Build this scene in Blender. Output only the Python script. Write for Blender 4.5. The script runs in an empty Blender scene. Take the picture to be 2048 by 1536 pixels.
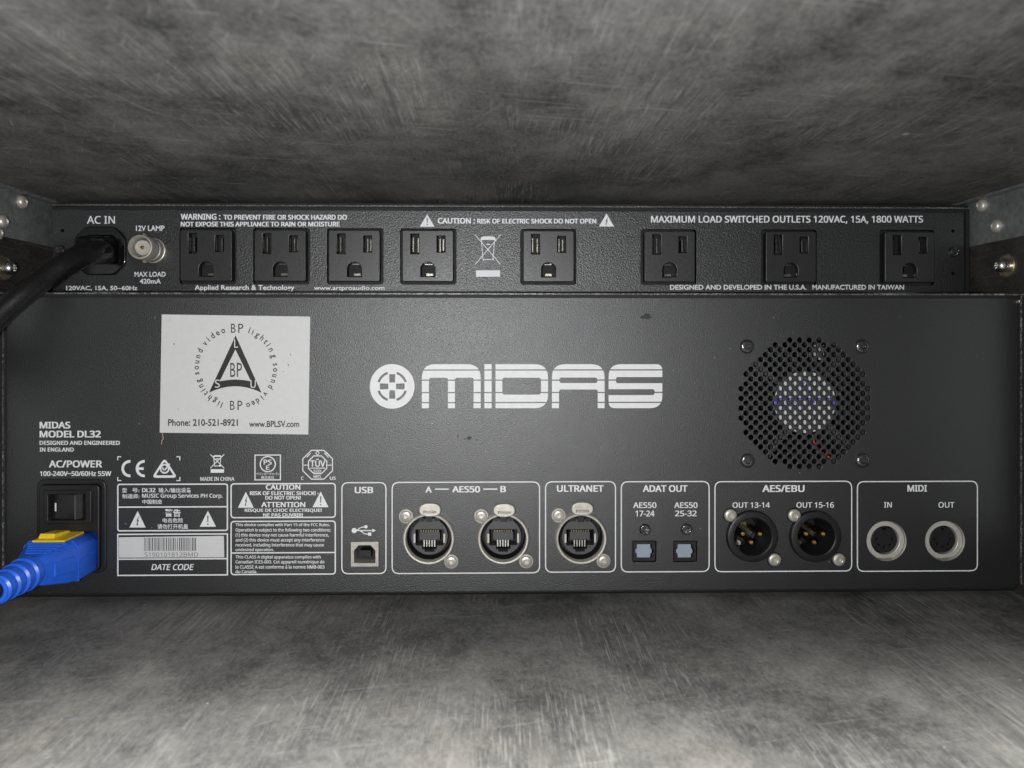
import bpy, bmesh, math, random
from mathutils import Vector, Matrix
random.seed(7)
S = bpy.context.scene
COL = S.collection
MM = 0.001
# ---------------------------------------------------------------- camera, world, lamps
F = 1480.0; CX, CY = 1024.0, 690.0; D0 = 322.0; YAW = math.radians(1.1)
DU = 357.0                                    # distance of the upper unit's back plate from the lens, mm
cam = bpy.data.cameras.new('camera'); cam.sensor_width = 36; cam.lens = F / 2048 * 36
cam.shift_y = -(768 - CY) / 2048; cam.clip_start = 0.01; cam.clip_end = 20
cam.dof.use_dof = True; cam.dof.focus_distance = 0.322; cam.dof.aperture_fstop = 14
co = bpy.data.objects.new('camera', cam); COL.objects.link(co)
co.location = (0, -D0 * MM, 0); co.rotation_euler = (math.pi / 2, 0, -YAW)
S.camera = co
w = bpy.data.worlds.new('World'); S.world = w; w.use_nodes = True
w.node_tree.nodes['Background'].inputs[0].default_value = (0.98, 0.99, 1.0, 1)
w.node_tree.nodes['Background'].inputs[1].default_value = 0.20
S.view_settings.view_transform = 'Standard'; S.view_settings.look = 'None'
S.view_settings.exposure = 0; S.view_settings.gamma = 1

def lamp(name, kind, loc, power, col, **k):
    l = bpy.data.lights.new(name, kind); l.energy = power; l.color = col
    for a, b in k.items(): setattr(l, a, b)
    o = bpy.data.objects.new(name, l); COL.objects.link(o); o.location = Vector(loc) * MM
    return o
# the phone's flash beside the lens, and the room's ceiling light reaching in through the open back of the case
lamp('flash_light', 'POINT', (-24, -324, -8), 3.7, (0.985, 0.99, 1.0), shadow_soft_size=0.004)
rl = lamp('room_light', 'AREA', (60, -385, 510), 21.0, (1, 0.985, 0.94), shape='RECTANGLE', size=0.5, size_y=0.28)
rl.rotation_euler = (Vector((0, -150, -110)) - Vector((60, -385, 510))).to_track_quat('-Z', 'Y').to_euler()

# ---------------------------------------------------------------- coordinates
def P(px, py, d):
    u = (px - CX) / F; v = -(py - CY) / F
    dx = math.sin(YAW) + u * math.cos(YAW); dy = math.cos(YAW) - u * math.sin(YAW)
    t = d / dy
    return Vector((dx * t, d - D0, v * t))
def L(px, py): p = P(px, py, D0); return (p.x, p.z)
def U(px, py): p = P(px, py, DU); return (p.x, p.z)
KL = D0 / F; KU = DU / F; YU = DU - D0

# ---------------------------------------------------------------- materials
MATS = {}
def nt(name):
    m = bpy.data.materials.new(name); m.use_nodes = True; MATS[name] = m
    t = m.node_tree; b = t.nodes['Principled BSDF']
    return m, t, b
def N(t, typ, **k):
    n = t.nodes.new(typ)
    for a, v in k.items():
        if a in n.inputs: n.inputs[a].default_value = v
        else: setattr(n, a, v)
    return n
def coords(t, scale=(1000, 1000, 1000), rot=(0, 0, 0)):
    tc = N(t, 'ShaderNodeTexCoord'); mp = N(t, 'ShaderNodeMapping')
    mp.inputs['Scale'].default_value = scale; mp.inputs['Rotation'].default_value = rot
    g = N(t, 'ShaderNodeNewGeometry')
    t.links.new(g.outputs['Position'], mp.inputs['Vector']); return mp.outputs[0]
def noise(t, vec, scale, detail=2, rough=0.5, dist=0):
    n = N(t, 'ShaderNodeTexNoise'); n.inputs['Scale'].default_value = scale
    n.inputs['Detail'].default_value = detail; n.inputs['Roughness'].default_value = rough
    n.inputs['Distortion'].default_value = dist
    t.links.new(vec, n.inputs['Vector']); return n.outputs['Fac']
def ramp(t, fac, stops):
    r = N(t, 'ShaderNodeValToRGB'); e = r.color_ramp.elements
    while len(e) < len(stops): e.new(0.5)
    for el, (p, c) in zip(e, stops):
        el.position = p; el.color = (c, c, c, 1) if isinstance(c, (int, float)) else (*c, 1)
    t.links.new(fac, r.inputs[0]); return r.outputs[0]
def mixc(t, fac, a, b, mode='MIX'):
    m = N(t, 'ShaderNodeMix'); m.data_type = 'RGBA'; m.blend_type = mode
    for s, i in ((fac, 0), (a, 6), (b, 7)):
        if isinstance(s, (int, float)): m.inputs[i].default_value = s
        elif isinstance(s, tuple): m.inputs[i].default_value = (*s, 1)
        else: t.links.new(s, m.inputs[i])
    return m.outputs[2]
def math_(t, op, a, b):
    m = N(t, 'ShaderNodeMath'); m.operation = op
    for i, s in enumerate((a, b)):
        if isinstance(s, (int, float)): m.inputs[i].default_value = s
        else: t.links.new(s, m.inputs[i])
    return m.outputs[0]
def bump(t, b, h, strength, dist):
    n = N(t, 'ShaderNodeBump'); n.inputs['Strength'].default_value = strength; n.inputs['Distance'].default_value = dist
    t.links.new(h, n.inputs['Height']); t.links.new(n.outputs[0], b.inputs['Normal'])

def specks(t, v, scale, size, keep, seed=0.0):
    """scattered dust grains: a share of the cells of a Voronoi grid hold one small round grain each"""
    o = N(t, 'ShaderNodeVectorMath'); o.operation = 'ADD'; o.inputs[1].default_value = (seed, seed * 1.7, seed * .6); t.links.new(v, o.inputs[0])
    n = N(t, 'ShaderNodeTexVoronoi'); n.inputs['Scale'].default_value = scale; t.links.new(o.outputs[0], n.inputs['Vector'])
    sp = N(t, 'ShaderNodeSeparateColor'); t.links.new(n.outputs['Color'], sp.inputs[0])
    r = math_(t, 'MULTIPLY', sp.outputs[1], size * scale)
    return math_(t, 'MULTIPLY', math_(t, 'LESS_THAN', n.outputs['Distance'], r), math_(t, 'LESS_THAN', sp.outputs[0], keep))

def simple(name, col, rough=0.5, metal=0.0, spec=0.5, grain=0.0, gscale=2.5, coat=0.0, var=0.15):
    m, t, b = nt(name)
    v = coords(t)
    n = noise(t, v, 0.35, 4, 0.6)
    c = mixc(t, ramp(t, n, [(0.3, 0.0), (0.75, 1.0)]), tuple(x * (1 - var) for x in col), tuple(min(1, x * (1 + var)) for x in col))
    t.links.new(c, b.inputs['Base Color'])
    r = ramp(t, noise(t, v, 0.8, 3), [(0.3, max(0.03, rough - 0.06)), (0.7, min(1, rough + 0.06))])
    t.links.new(r, b.inputs['Roughness'])
    b.inputs['Metallic'].default_value = metal; b.inputs['Specular IOR Level'].default_value = spec
    b.inputs['Coat Weight'].default_value = coat
    if grain: bump(t, b, noise(t, v, gscale, 2), grain, 0.0001)
    return m

def coated(name, base, rough, gstr, gscale, dust, spec=0.5, fleck=0.0):
    """powder-coated steel: fine pebbled relief, sparse dust specks and rub marks"""
    m, t, b = nt(name); v = coords(t)
    g1 = noise(t, v, gscale, 3, 0.6)
    speck = math_(t, 'MAXIMUM', specks(t, v, 0.16, 0.34, 0.45), specks(t, v, 0.5, 0.16, 0.35, 3.3))
    smear = ramp(t, noise(t, v, 0.03, 5, 0.6), [(0.45, 0.0), (0.8, 1.0)])
    c = mixc(t, math_(t, 'MULTIPLY', smear, 0.35), base, tuple(x * 1.4 + 0.002 for x in base))
    c = mixc(t, math_(t, 'MULTIPLY', speck, dust), c, (0.22, 0.22, 0.21))
    if fleck:
        fl = ramp(t, noise(t, v, gscale * 0.8, 2, 0.7), [(0.38, 1.0), (0.44, 0.0)])
        c = mixc(t, math_(t, 'MULTIPLY', fl, fleck), c, (0.004, 0.004, 0.004))
    t.links.new(c, b.inputs['Base Color'])
    r = ramp(t, noise(t, v, 0.05, 4, 0.65), [(0.3, rough - 0.012), (0.7, rough + 0.015)])
    t.links.new(r, b.inputs['Roughness']); b.inputs['Specular IOR Level'].default_value = spec
    bump(t, b, g1, gstr, 0.0003)
    return m

def board(name, dark, light, seed, dashes=0.5, scr=0.3):
    """black film-faced plywood, mottled with dust and rubbed along the grain (depth direction)"""
    m, t, b = nt(name)
    v = coords(t)
    off = N(t, 'ShaderNodeVectorMath'); off.operation = 'ADD'; off.inputs[1].default_value = (seed * 91.7, seed * 53.1, seed * 17)
    t.links.new(v, off.inputs[0]); v = off.outputs[0]
    def st(sx, sy):
        mp = N(t, 'ShaderNodeMapping'); mp.inputs['Scale'].default_value = (sx, sy, 1); t.links.new(v, mp.inputs['Vector']); return mp.outputs[0]
    big = noise(t, st(1, 0.75), 0.018, 8, 0.64, 0.3)
    mid = noise(t, st(1, 0.75), 0.10, 6, 0.68, 0.2)
    fine = noise(t, st(1.1, 0.6), 0.75, 4, 0.75)
    f = math_(t, 'ADD', math_(t, 'MULTIPLY', big, 0.48), math_(t, 'ADD', math_(t, 'MULTIPLY', mid, 0.24), math_(t, 'MULTIPLY', fine, 0.31)))
    f = ramp(t, f, [(0.42, 0.0), (0.53, 0.45), (0.67, 1.0)])
    c = mixc(t, f, dark, light)
    tint = noise(t, st(1, 1), 0.022, 3)
    c = mixc(t, ramp(t, tint, [(0.42, 0.0), (0.62, 0.4)]), c, (1.06, 0.99, 0.94), 'MULTIPLY')
    # open grain: short pale dashes running in depth, gathered in patches
    ds = noise(t, st(1.0, 0.03), 2.1, 1, 0.5)
    patch = ramp(t, noise(t, st(1, 0.6), 0.025, 4, 0.6), [(0.45, 0.0), (0.60, 1.0)])
    dash = math_(t, 'MULTIPLY', ramp(t, ds, [(0.58, 0.0), (0.66, 1.0)]), patch)
    c = mixc(t, math_(t, 'MULTIPLY', dash, dashes), c, tuple(min(1, x * 1.45 + 0.03) for x in light))
    dk = math_(t, 'MULTIPLY', ramp(t, noise(t, st(0.8, 0.03), 0.55, 3, 0.6), [(0.54, 0.0), (0.66, 1.0)]), patch)
    c = mixc(t, math_(t, 'MULTIPLY', dk, 0.5), c, dark)
    # oblique scratches and specks
    def turned(a, sx, sy, seed_):
        m1 = N(t, 'ShaderNodeMapping'); m1.inputs['Rotation'].default_value = (0, 0, a); m1.inputs['Location'].default_value = (seed_, 0, 0)
        m2 = N(t, 'ShaderNodeMapping'); m2.inputs['Scale'].default_value = (sx, sy, 1)
        t.links.new(v, m1.inputs['Vector']); t.links.new(m1.outputs[0], m2.inputs['Vector']); return m2.outputs[0]
    gate = ramp(t, noise(t, st(1, 1), 0.012, 3), [(0.45, 0.0), (0.60, 1.0)])
    s1 = ramp(t, noise(t, turned(1.35, 1, 0.035, 5), 0.9, 2, 0.5, 0.3), [(0.66, 0.0), (0.72, 1.0)])
    s2 = ramp(t, noise(t, turned(-1.15, 1, 0.03, 40), 0.8, 2, 0.5, 0.3), [(0.67, 0.0), (0.73, 1.0)])
    s3 = ramp(t, noise(t, turned(-.5, 1, 0.05, 80), 1.1, 2, 0.5, 0.3), [(0.68, 0.0), (0.74, 1.0)])
    s1 = math_(t, 'MAXIMUM', s1, s3); s2 = math_(t, 'MULTIPLY', s2, gate)
    c = mixc(t, math_(t, 'MULTIPLY', math_(t, 'MAXIMUM', s1, s2), scr), c, tuple(min(1, x * 1.7 + 0.02) for x in light))
    sp = math_(t, 'MAXIMUM', specks(t, v, 0.08, 0.45, 0.4), specks(t, v, 0.25, 0.22, 0.4, 5.1))
    c = mixc(t, math_(t, 'MULTIPLY', sp, 0.5), c, (0.5, 0.5, 0.47))
    t.links.new(c, b.inputs['Base Color'])
    t.links.new(ramp(t, f, [(0.0, 0.55), (1.0, 0.75)]), b.inputs['Roughness'])
    b.inputs['Specular IOR Level'].default_value = 0.22
    bump(t, b, math_(t, 'ADD', math_(t, 'MULTIPLY', ds, 0.6), fine), 0.35, 0.0002)
    return m

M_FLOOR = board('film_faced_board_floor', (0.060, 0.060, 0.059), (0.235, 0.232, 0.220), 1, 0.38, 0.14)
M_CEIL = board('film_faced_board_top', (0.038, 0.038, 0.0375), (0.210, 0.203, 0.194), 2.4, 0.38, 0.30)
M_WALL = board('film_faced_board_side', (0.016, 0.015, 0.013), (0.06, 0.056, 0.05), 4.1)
M_PANEL = coated('black_powder_coat', (0.0068, 0.0072, 0.0078), 0.415, 0.6, 1.85, 0.6, 1.0)
M_UPPER = coated('black_leather_grain_paint', (0.0085, 0.009, 0.0098), 0.39, 0.8, 1.35, 0.4, 1.0, 0.6)
def worn(name):
    m, t, b = nt(name); v = coords(t)
    chips = math_(t, 'MULTIPLY', ramp(t, noise(t, v, 1.1, 3, 0.7), [(0.46, 0.0), (0.60, 1.0)]), ramp(t, noise(t, v, 0.05, 3), [(0.3, 0.25), (0.6, 1.0)]))
    t.links.new(mixc(t, chips, (0.035, 0.035, 0.035), (0.26, 0.26, 0.25)), b.inputs['Base Color'])
    b.inputs['Roughness'].default_value = 0.4; bump(t, b, noise(t, v, 1.5, 2), 0.6, 0.0002); return m
M_EDGE = worn('worn_black_edge')
M_DARK = simple('soot_black_inside', (0.006, 0.006, 0.006), 0.7)
M_PRINT = simple('white_screen_print', (0.70, 0.70, 0.70), 0.6, var=0.05)
M_PRINTU = simple('pale_screen_print', (0.80, 0.81, 0.83), 0.55, var=0.05)
M_STICK = simple('sticker_paper', (0.575, 0.575, 0.565), 0.55, var=0.03)
M_INK = simple('sticker_ink', (0.018, 0.017, 0.018), 0.5)
M_INKG = simple('barcode_ink', (0.12, 0.12, 0.125), 0.5)
M_PLAS = simple('black_plastic', (0.010, 0.010, 0.011), 0.42, grain=0.25, gscale=3)
M_OUTL = simple('socket_face_plastic', (0.012, 0.012, 0.013), 0.42, spec=.85, grain=0.5, gscale=1.8)
M_GLOS = simple('glossy_black_plastic', (0.006, 0.006, 0.006), 0.16, spec=0.6, grain=0.3, gscale=0.6)
M_RUBB = simple('black_rubber_cord', (0.009, 0.009, 0.009), 0.30, grain=0.15, gscale=1.5)
M_NICK = simple('nickel', (0.66, 0.62, 0.55), 0.34, 1.0, grain=0.35, gscale=1.6)
M_NICKS = simple('satin_nickel', (0.50, 0.475, 0.425), 0.42, 0.55, grain=0.5, gscale=2.4)
M_STEEL = simple('bright_steel', (0.72, 0.71, 0.68), 0.28, 1.0)
M_BLKSC = simple('black_zinc_screw', (0.16, 0.16, 0.165), 0.2, 0.9, spec=0.8, grain=0.8, gscale=1.6)
M_GOLD = simple('gold_pin', (0.75, 0.55, 0.22), 0.25, 1.0)
M_BRASS = simple('yellow_zinc', (0.40, 0.34, 0.24), 0.32, 0.9)
M_ALU = simple('brushed_aluminium', (0.23, 0.24, 0.24), 0.42, 0.55, grain=0.5, gscale=0.8, var=0.3)
M_RAIL = simple('zinc_plated_strip', (0.62, 0.63, 0.63), 0.5, 0.2)
M_CONT = simple('dull_contact_metal', (0.30, 0.28, 0.25), 0.3, 1.0, grain=0.6, gscale=1.5)
M_GRAY = simple('jack_insert_plastic', (0.055, 0.055, 0.056), 0.45, grain=0.3)
M_SHUT = simple('grey_shutter', (0.26, 0.295, 0.36), 0.5, var=0.04)
M_RING = simple('din_collar', (0.62, 0.605, 0.55), 0.36, 0.5, grain=.3, var=0.08)
M_BLUE = simple('blue_plastic', (0.017, 0.12, 0.70), 0.34, grain=0.4, gscale=1.0, var=0.12)
M_YELL = simple('yellow_latch', (0.86, 0.58, 0.02), 0.4, var=0.05)
M_HUB = simple('fan_label_white', (0.62, 0.62, 0.62), 0.5, var=0.03)
M_PURP = simple('fan_label_purple', (0.13, 0.10, 0.55), 0.5)
M_RED = simple('red_wire', (0.6, 0.04, 0.03), 0.4)
M_FAN = simple('fan_blade_plastic', (0.04, 0.04, 0.043), 0.22)
M_STAIN = simple('old_stain', (0.012, 0.012, 0.012), 0.6)
M_PEACH = simple('torn_paper', (0.50, 0.36, 0.28), 0.7)

# ---------------------------------------------------------------- mesh building
class MB:
    def __init__(s): s.v = []; s.f = []
    def add(s, vs, fs):
        b = len(s.v); s.v += [tuple(x) for x in vs]; s.f += [tuple(i + b for i in f) for f in fs]; return s
    def box(s, x0, x1, y0, y1, z0, z1):
        vs = [(x, y, z) for x in (x0, x1) for y in (y0, y1) for z in (z0, z1)]
        return s.add(vs, [(0, 1, 3, 2), (4, 6, 7, 5), (0, 4, 5, 1), (2, 3, 7, 6), (0, 2, 6, 4), (1, 5, 7, 3)])
    def lathe(s, prof, cx=0, cz=0, n=32, cap=True):
        vs = []; fs = []
        for r, y in prof:
            for i in range(n):
                a = 2 * math.pi * i / n; vs.append((cx + r * math.cos(a), y, cz + r * math.sin(a)))
        k = len(prof)
        for j in range(k - 1):
            for i in range(n):
                i2 = (i + 1) % n; fs.append((j * n + i, j * n + i2, (j + 1) * n + i2, (j + 1) * n + i))
        if cap:
            fs.append(tuple(range(n))); fs.append(tuple((k - 1) * n + i for i in reversed(range(n))))
        return s.add(vs, fs)
    def loft(s, rings, cap=True):
        n = len(rings[0]); vs = [p for r in rings for p in r]; fs = []
        for j in range(len(rings) - 1):
            for i in range(n):
                i2 = (i + 1) % n; fs.append((j * n + i, j * n + i2, (j + 1) * n + i2, (j + 1) * n + i))
        if cap: fs.append(tuple(range(n))); fs.append(tuple((len(rings) - 1) * n + i for i in reversed(range(n))))
        return s.add(vs, fs)
    def tube(s, pts, rad, n=16, sub=6):
        pts = [Vector(p) for p in pts]; rr = rad if isinstance(rad, (list, tuple)) else [rad] * len(pts)
        q = []
        for i in range(len(pts) - 1):
            p0 = pts[max(0, i - 1)]; p1 = pts[i]; p2 = pts[i + 1]; p3 = pts[min(len(pts) - 1, i + 2)]
            for k in range(sub):
                t = k / sub
                q.append((0.5 * ((2 * p1) + (p2 - p0) * t + (2 * p0 - 5 * p1 + 4 * p2 - p3) * t * t + (-p0 + 3 * p1 - 3 * p2 + p3) * t ** 3), rr[i] * (1 - t) + rr[i + 1] * t))
        q.append((pts[-1], rr[-1]))
        rings = []; up = Vector((0.13, 0.2, 1))
        for i, (p, r) in enumerate(q):
            d = (q[min(i + 1, len(q) - 1)][0] - q[max(i - 1, 0)][0]).normalized()
            a = d.cross(up).normalized(); b2 = d.cross(a).normalized()
            rings.append([p + a * r * math.cos(2 * math.pi * k / n) + b2 * r * math.sin(2 * math.pi * k / n) for k in range(n)])
        return s.loft(rings)
    def plate(s, loops, yf, yb, bev=0.0):
        """filled outline with holes in the XZ plane, front face at y=yf, back at y=yb"""
        cu = bpy.data.curves.new('c', 'CURVE'); cu.dimensions = '2D'; cu.fill_mode = 'BOTH'
        for lp in loops:
            sp = cu.splines.new('POLY'); sp.points.add(len(lp) - 1); sp.use_cyclic_u = True
            for p, (x, z) in zip(sp.points, lp): p.co = (x, z, 0, 1)
        h = (yb - yf) / 2
        if bev:
            cu.bevel_depth = bev; cu.bevel_resolution = 2; cu.offset = -bev; cu.extrude = h - bev
        else: cu.extrude = h
        s.curve(cu, (yf + yb) / 2)
        return s
    def curve(s, cu, yc, xf=None):
        o = bpy.data.objects.new('c', cu); me = bpy.data.meshes.new_from_object(o)
        vs = [tuple(v.co) for v in me.vertices]
        if xf: vs = [xf(v) for v in vs]
        s.add([(x, yc - z, y) for x, y, z in vs], [tuple(p.vertices) for p in me.polygons])
        bpy.data.meshes.remove(me); bpy.data.objects.remove(o); bpy.data.curves.remove(cu)
WPOS = {}
def obj(name, mb, mat, parent=None, loc=(0, 0, 0), smooth=35, recalc=False, data=None):
    if data is None:
        me = bpy.data.meshes.new(name); me.from_pydata([(x * MM, y * MM, z * MM) for x, y, z in mb.v], [], mb.f)
        if recalc:
            bm = bmesh.new(); bm.from_mesh(me); bmesh.ops.recalc_face_normals(bm, faces=bm.faces); bm.to_mesh(me); bm.free()
        me.materials.append(mat)
        if smooth:
            me.polygons.foreach_set('use_smooth', [True] * len(me.polygons)); me.set_sharp_from_angle(angle=math.radians(smooth))
        me.update()
    else: me = data
    o = bpy.data.objects.new(name, me); COL.objects.link(o)
    base = WPOS[parent.name] if parent else Vector((0, 0, 0))
    o.location = (Vector(loc) - base) * MM; o.parent = parent; WPOS[o.name] = Vector(loc)
    return o
def thing(name, label, cat, loc, group=None, parent=None):
    o = bpy.data.objects.new(name, None); COL.objects.link(o); o.empty_display_size = 0.01
    base = WPOS[parent.name] if parent else Vector((0, 0, 0))
    o.location = (Vector(loc) - base) * MM; o.parent = parent; WPOS[o.name] = Vector(loc)
    if label: o['label'] = label
    if cat: o['category'] = cat
    if group: o['group'] = group
    return o
def tag(o, **k):
    for a, b in k.items(): o[a] = b
    return o
def kids(o): return [c for c in list(COL.objects) if c.parent == o]
def dup(o, loc, parent=None):
    """copy of a part (with its own parts) moved to a new place, mm"""
    c = o.copy(); COL.objects.link(c); c.parent = parent or o.parent
    c.location = (Vector(loc) - WPOS[c.parent.name]) * MM if c.parent else Vector(loc) * MM
    WPOS[c.name] = Vector(loc)
    for k in kids(o):
        d = k.copy(); COL.objects.link(d); d.parent = c; WPOS[d.name] = WPOS[k.name] - WPOS[o.name] + Vector(loc)
        for g in kids(k):
            e = g.copy(); COL.objects.link(e); e.parent = d
    return c

# ---------------------------------------------------------------- outlines
def circ(cx, cz, r, n=32, rz=None):
    rz = r if rz is None else rz
    return [(cx + r * math.cos(2 * math.pi * i / n), cz + rz * math.sin(2 * math.pi * i / n)) for i in range(n)]
def rnd(pts, rads, n=6):
    """polygon with rounded corners; rads one number or one per corner"""
    if not isinstance(rads, (list, tuple)): rads = [rads] * len(pts)
    out = []; m = len(pts)
    for i in range(m):
        p = Vector(pts[i]); a = Vector(pts[i - 1]) - p; b = Vector(pts[(i + 1) % m]) - p; r = rads[i]
        if r <= 0: out.append(tuple(p)); continue
        da = a.normalized(); db = b.normalized(); r = min(r, a.length * .5, b.length * .5)
        s0 = p + da * r; s1 = p + db * r
        for k in range(n + 1):
            t = k / n; q = s0 * (1 - t) ** 2 + p * 2 * t * (1 - t) + s1 * t * t
            # pull the quadratic towards a circular arc
            out.append(tuple(q))
    return out
def rrect(x0, x1, z0, z1, r, n=6): return rnd([(x0, z0), (x1, z0), (x1, z1), (x0, z1)], r, n)
def ring(outer, inner): return [outer, inner]
def map_(fn, pts): return [fn(*p) for p in pts]
def stroke(pts, wd):
    """thin quads along a polyline in the XZ plane"""
    loops = []
    for a, b in zip(pts[:-1], pts[1:]):
        a = Vector(a); b = Vector(b); d = (b - a).normalized(); n = Vector((-d.y, d.x)) * wd / 2; e = d * wd * 0.3
        loops.append([tuple(a - e + n), tuple(b + e + n), tuple(b + e - n), tuple(a - e - n)])
    return loops
PF = 0.05                                    # the print stands 0.05 mm proud
def flat(mb, loops, y):                       # separate small filled loops, each its own quad/ngon
    for lp in loops: mb.add([(x, y, z) for x, z in lp], [tuple(range(len(lp)))])
    return mb
def sans():
    # the grotesque that ships inside Blender; without it the built-in face is used
    try:
        import os
        d = bpy.utils.system_resource('DATAFILES', path='fonts')
        return bpy.data.fonts.load(os.path.join(d, [n for n in os.listdir(d) if 'Hebrew' in n][0]))
    except Exception: return None
SANS = sans()
def text_mb(s, off=0.0, shear=0.0, res=3, face='sans'):
    if max(map(ord, s)) > 0x2000: face = 'geo'
    cu = bpy.data.curves.new('t', 'FONT'); cu.body = s
    heavy = face == 'sans' and SANS
    if heavy: cu.font = SANS
    cu.offset = 0 if heavy else off
    cu.shear = shear; cu.resolution_u = res
    mb = MB(); mb.curve(cu, 0)
    if heavy and off > 0:                      # bold: the letters laid over themselves, each layer a hair prouder
        v0, f0 = mb.v, mb.f; mb = MB(); e = off * 0.95
        for i, (a, b) in enumerate(((-e, -e * .5), (e, -e * .5), (-e, e * .5), (e, e * .5))):
            mb.add([(x + a, y - .003 * i, z + b) for x, y, z in v0], f0)
    return mb
def text(s, x0, y0, x1, y1, fn, yplane, parent, mat, off=0.012, shear=0.0, name='printed_text', res=3, mbo=None, face='sans'):
    mb = text_mb(s, off, shear, res, face)
    xs = [v[0] for v in mb.v]; zs = [v[2] for v in mb.v]
    ax, bx, az, bz = min(xs), max(xs), min(zs), max(zs)
    def tr(v):
        u = (v[0] - ax) / (bx - ax); q = (v[2] - az) / (bz - az)
        X, Z = fn(x0 + (x1 - x0) * u, y1 + (y0 - y1) * q); return (X, 0, Z)
    out = mbo or MB(); cx, cz = fn((x0 + x1) / 2, (y0 + y1) / 2)
    if mbo is not None:
        out.add([(tr(v)[0], yplane - PF + v[1], tr(v)[2]) for v in mb.v], mb.f); return out
    out.add([(tr(v)[0] - cx, v[1], tr(v)[2] - cz) for v in mb.v], mb.f)
    return obj(name, out, mat, parent, (cx, yplane - PF, cz), smooth=0)

# ================================================================ SETTING: the inside of the flight case
FZ, CZ, WX0, WX1 = -111.0, 70.0, -219.5, 231.5
fl = obj('floor', MB().box(-260, 272, -196, 330, FZ - 9, FZ), M_FLOOR, smooth=0)
tag(fl, kind='structure', label='scuffed grey and black board floor of the equipment case')
ce = obj('ceiling', MB().box(-260, 272, -196, 330, CZ, CZ + 9), M_CEIL, smooth=0)
tag(ce, kind='structure', label='dark rubbed board top of the equipment case')
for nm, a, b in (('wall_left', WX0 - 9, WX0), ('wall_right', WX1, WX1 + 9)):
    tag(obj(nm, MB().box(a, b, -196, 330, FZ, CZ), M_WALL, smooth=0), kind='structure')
tag(obj('wall_back', MB().box(WX0, WX1, 300, 309, FZ, CZ), M_WALL, smooth=0), kind='structure')

# single rubs and scratches on the boards, each a thin sliver of scraped film lying on the surface
def on_board(px, py, Z):
    u = (px - CX) / F; v = -(py - CY) / F
    dx = math.sin(YAW) + u * math.cos(YAW); dy = math.cos(YAW) - u * math.sin(YAW); t = Z / v
    return Vector((dx * t, dy * t - D0, 0))
def scratch(pts, wmax, Z, board_, mat, seed):
    r = random.Random(seed); P_ = [on_board(x, y, Z) for x, y in pts]; vs = []; n = 0
    for i in range(len(P_) - 1):
        for k in range(6):
            t = k / 6; p = P_[i].lerp(P_[i + 1], t); d = (P_[i + 1] - P_[i]).normalized(); q = Vector((-d.y, d.x, 0))
            g = (i + t) / (len(P_) - 1); wd = wmax * (0.12 + math.sin(math.pi * g)) * r.uniform(.45, 1) * .5; j = r.uniform(-.2, .2) * wmax
            vs += [p + q * (wd + j), p - q * (wd - j)]; n += 1
    dz = -0.04 if Z > 0 else 0.04
    return obj('scratch', MB().add([(p.x, p.y, Z + dz) for p in vs], [(2 * k, 2 * k + 2, 2 * k + 3, 2 * k + 1) for k in range(n - 1)]), mat, board_, smooth=0)
M_SCR = simple('scraped_film', (0.17, 0.17, 0.17), 0.6); M_SCRB = simple('bluish_scraped_film', (0.15, 0.165, 0.19), 0.6); M_CHIP = simple('bare_wood_chip', (0.36, 0.33, 0.26), 0.7)
for k, (pts, wd, m) in enumerate((
    ([(212, 178), (255, 202), (300, 221), (350, 236), (402, 245)], 0.9, M_SCRB), ([(520, 148), (560, 166), (600, 178)], .5, M_SCR), ([(550, 196), (610, 210), (690, 222), (745, 232)], .45, M_SCR),
    ([(1092, 302), (1130, 278), (1158, 262)], .7, M_SCR), ([(1165, 262), (1200, 243), (1232, 236)], .5, M_SCR), ([(640, 290), (680, 288), (702, 294)], .6, M_SCR),
    ([(1478, 386), (1520, 388), (1570, 386)], .5, M_SCR), ([(300, 340), (340, 352), (372, 365)], .5, M_SCR), ([(1335, 366), (1365, 368), (1390, 378)], .5, M_SCR), ([(1140, 178), (1153, 180)], .8, M_SCR),
    ([(2000, 312), (2022, 302), (2026, 292)], .5, M_SCR), ([(1700, 330), (1740, 322), (1790, 330)], .45, M_SCR), ([(1430, 290), (1480, 280), (1540, 262)], .4, M_SCR), ([(640, 264), (656, 262)], .5, M_CHIP))):
    scratch(pts, wd, CZ, ce, m, k)
for k, (pts, wd, m) in enumerate((([(1690, 1222), (1718, 1228)], .9, M_SCR), ([(205, 1232), (218, 1240)], .9, M_SCR), ([(505, 1454), (530, 1445), (552, 1438)], 1.3, M_SCR), ([(690, 1222), (705, 1228)], .8, M_SCR), ([(130, 1440), (180, 1436)], 1.6, M_SCRB))):
    scratch(pts, wd, FZ, fl, m, 50 + k)
c_ = on_board(1811, 268, CZ); obj('chip', MB().add([(c_.x + 1.3 * math.cos(a) * random.uniform(.7, 1.1), c_.y + 1.5 * math.sin(a) * random.uniform(.7, 1.1), CZ - .04) for a in [2 * math.pi * i / 12 for i in range(12)]], [tuple(range(12))]), M_CHIP, ce, smooth=0)

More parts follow.
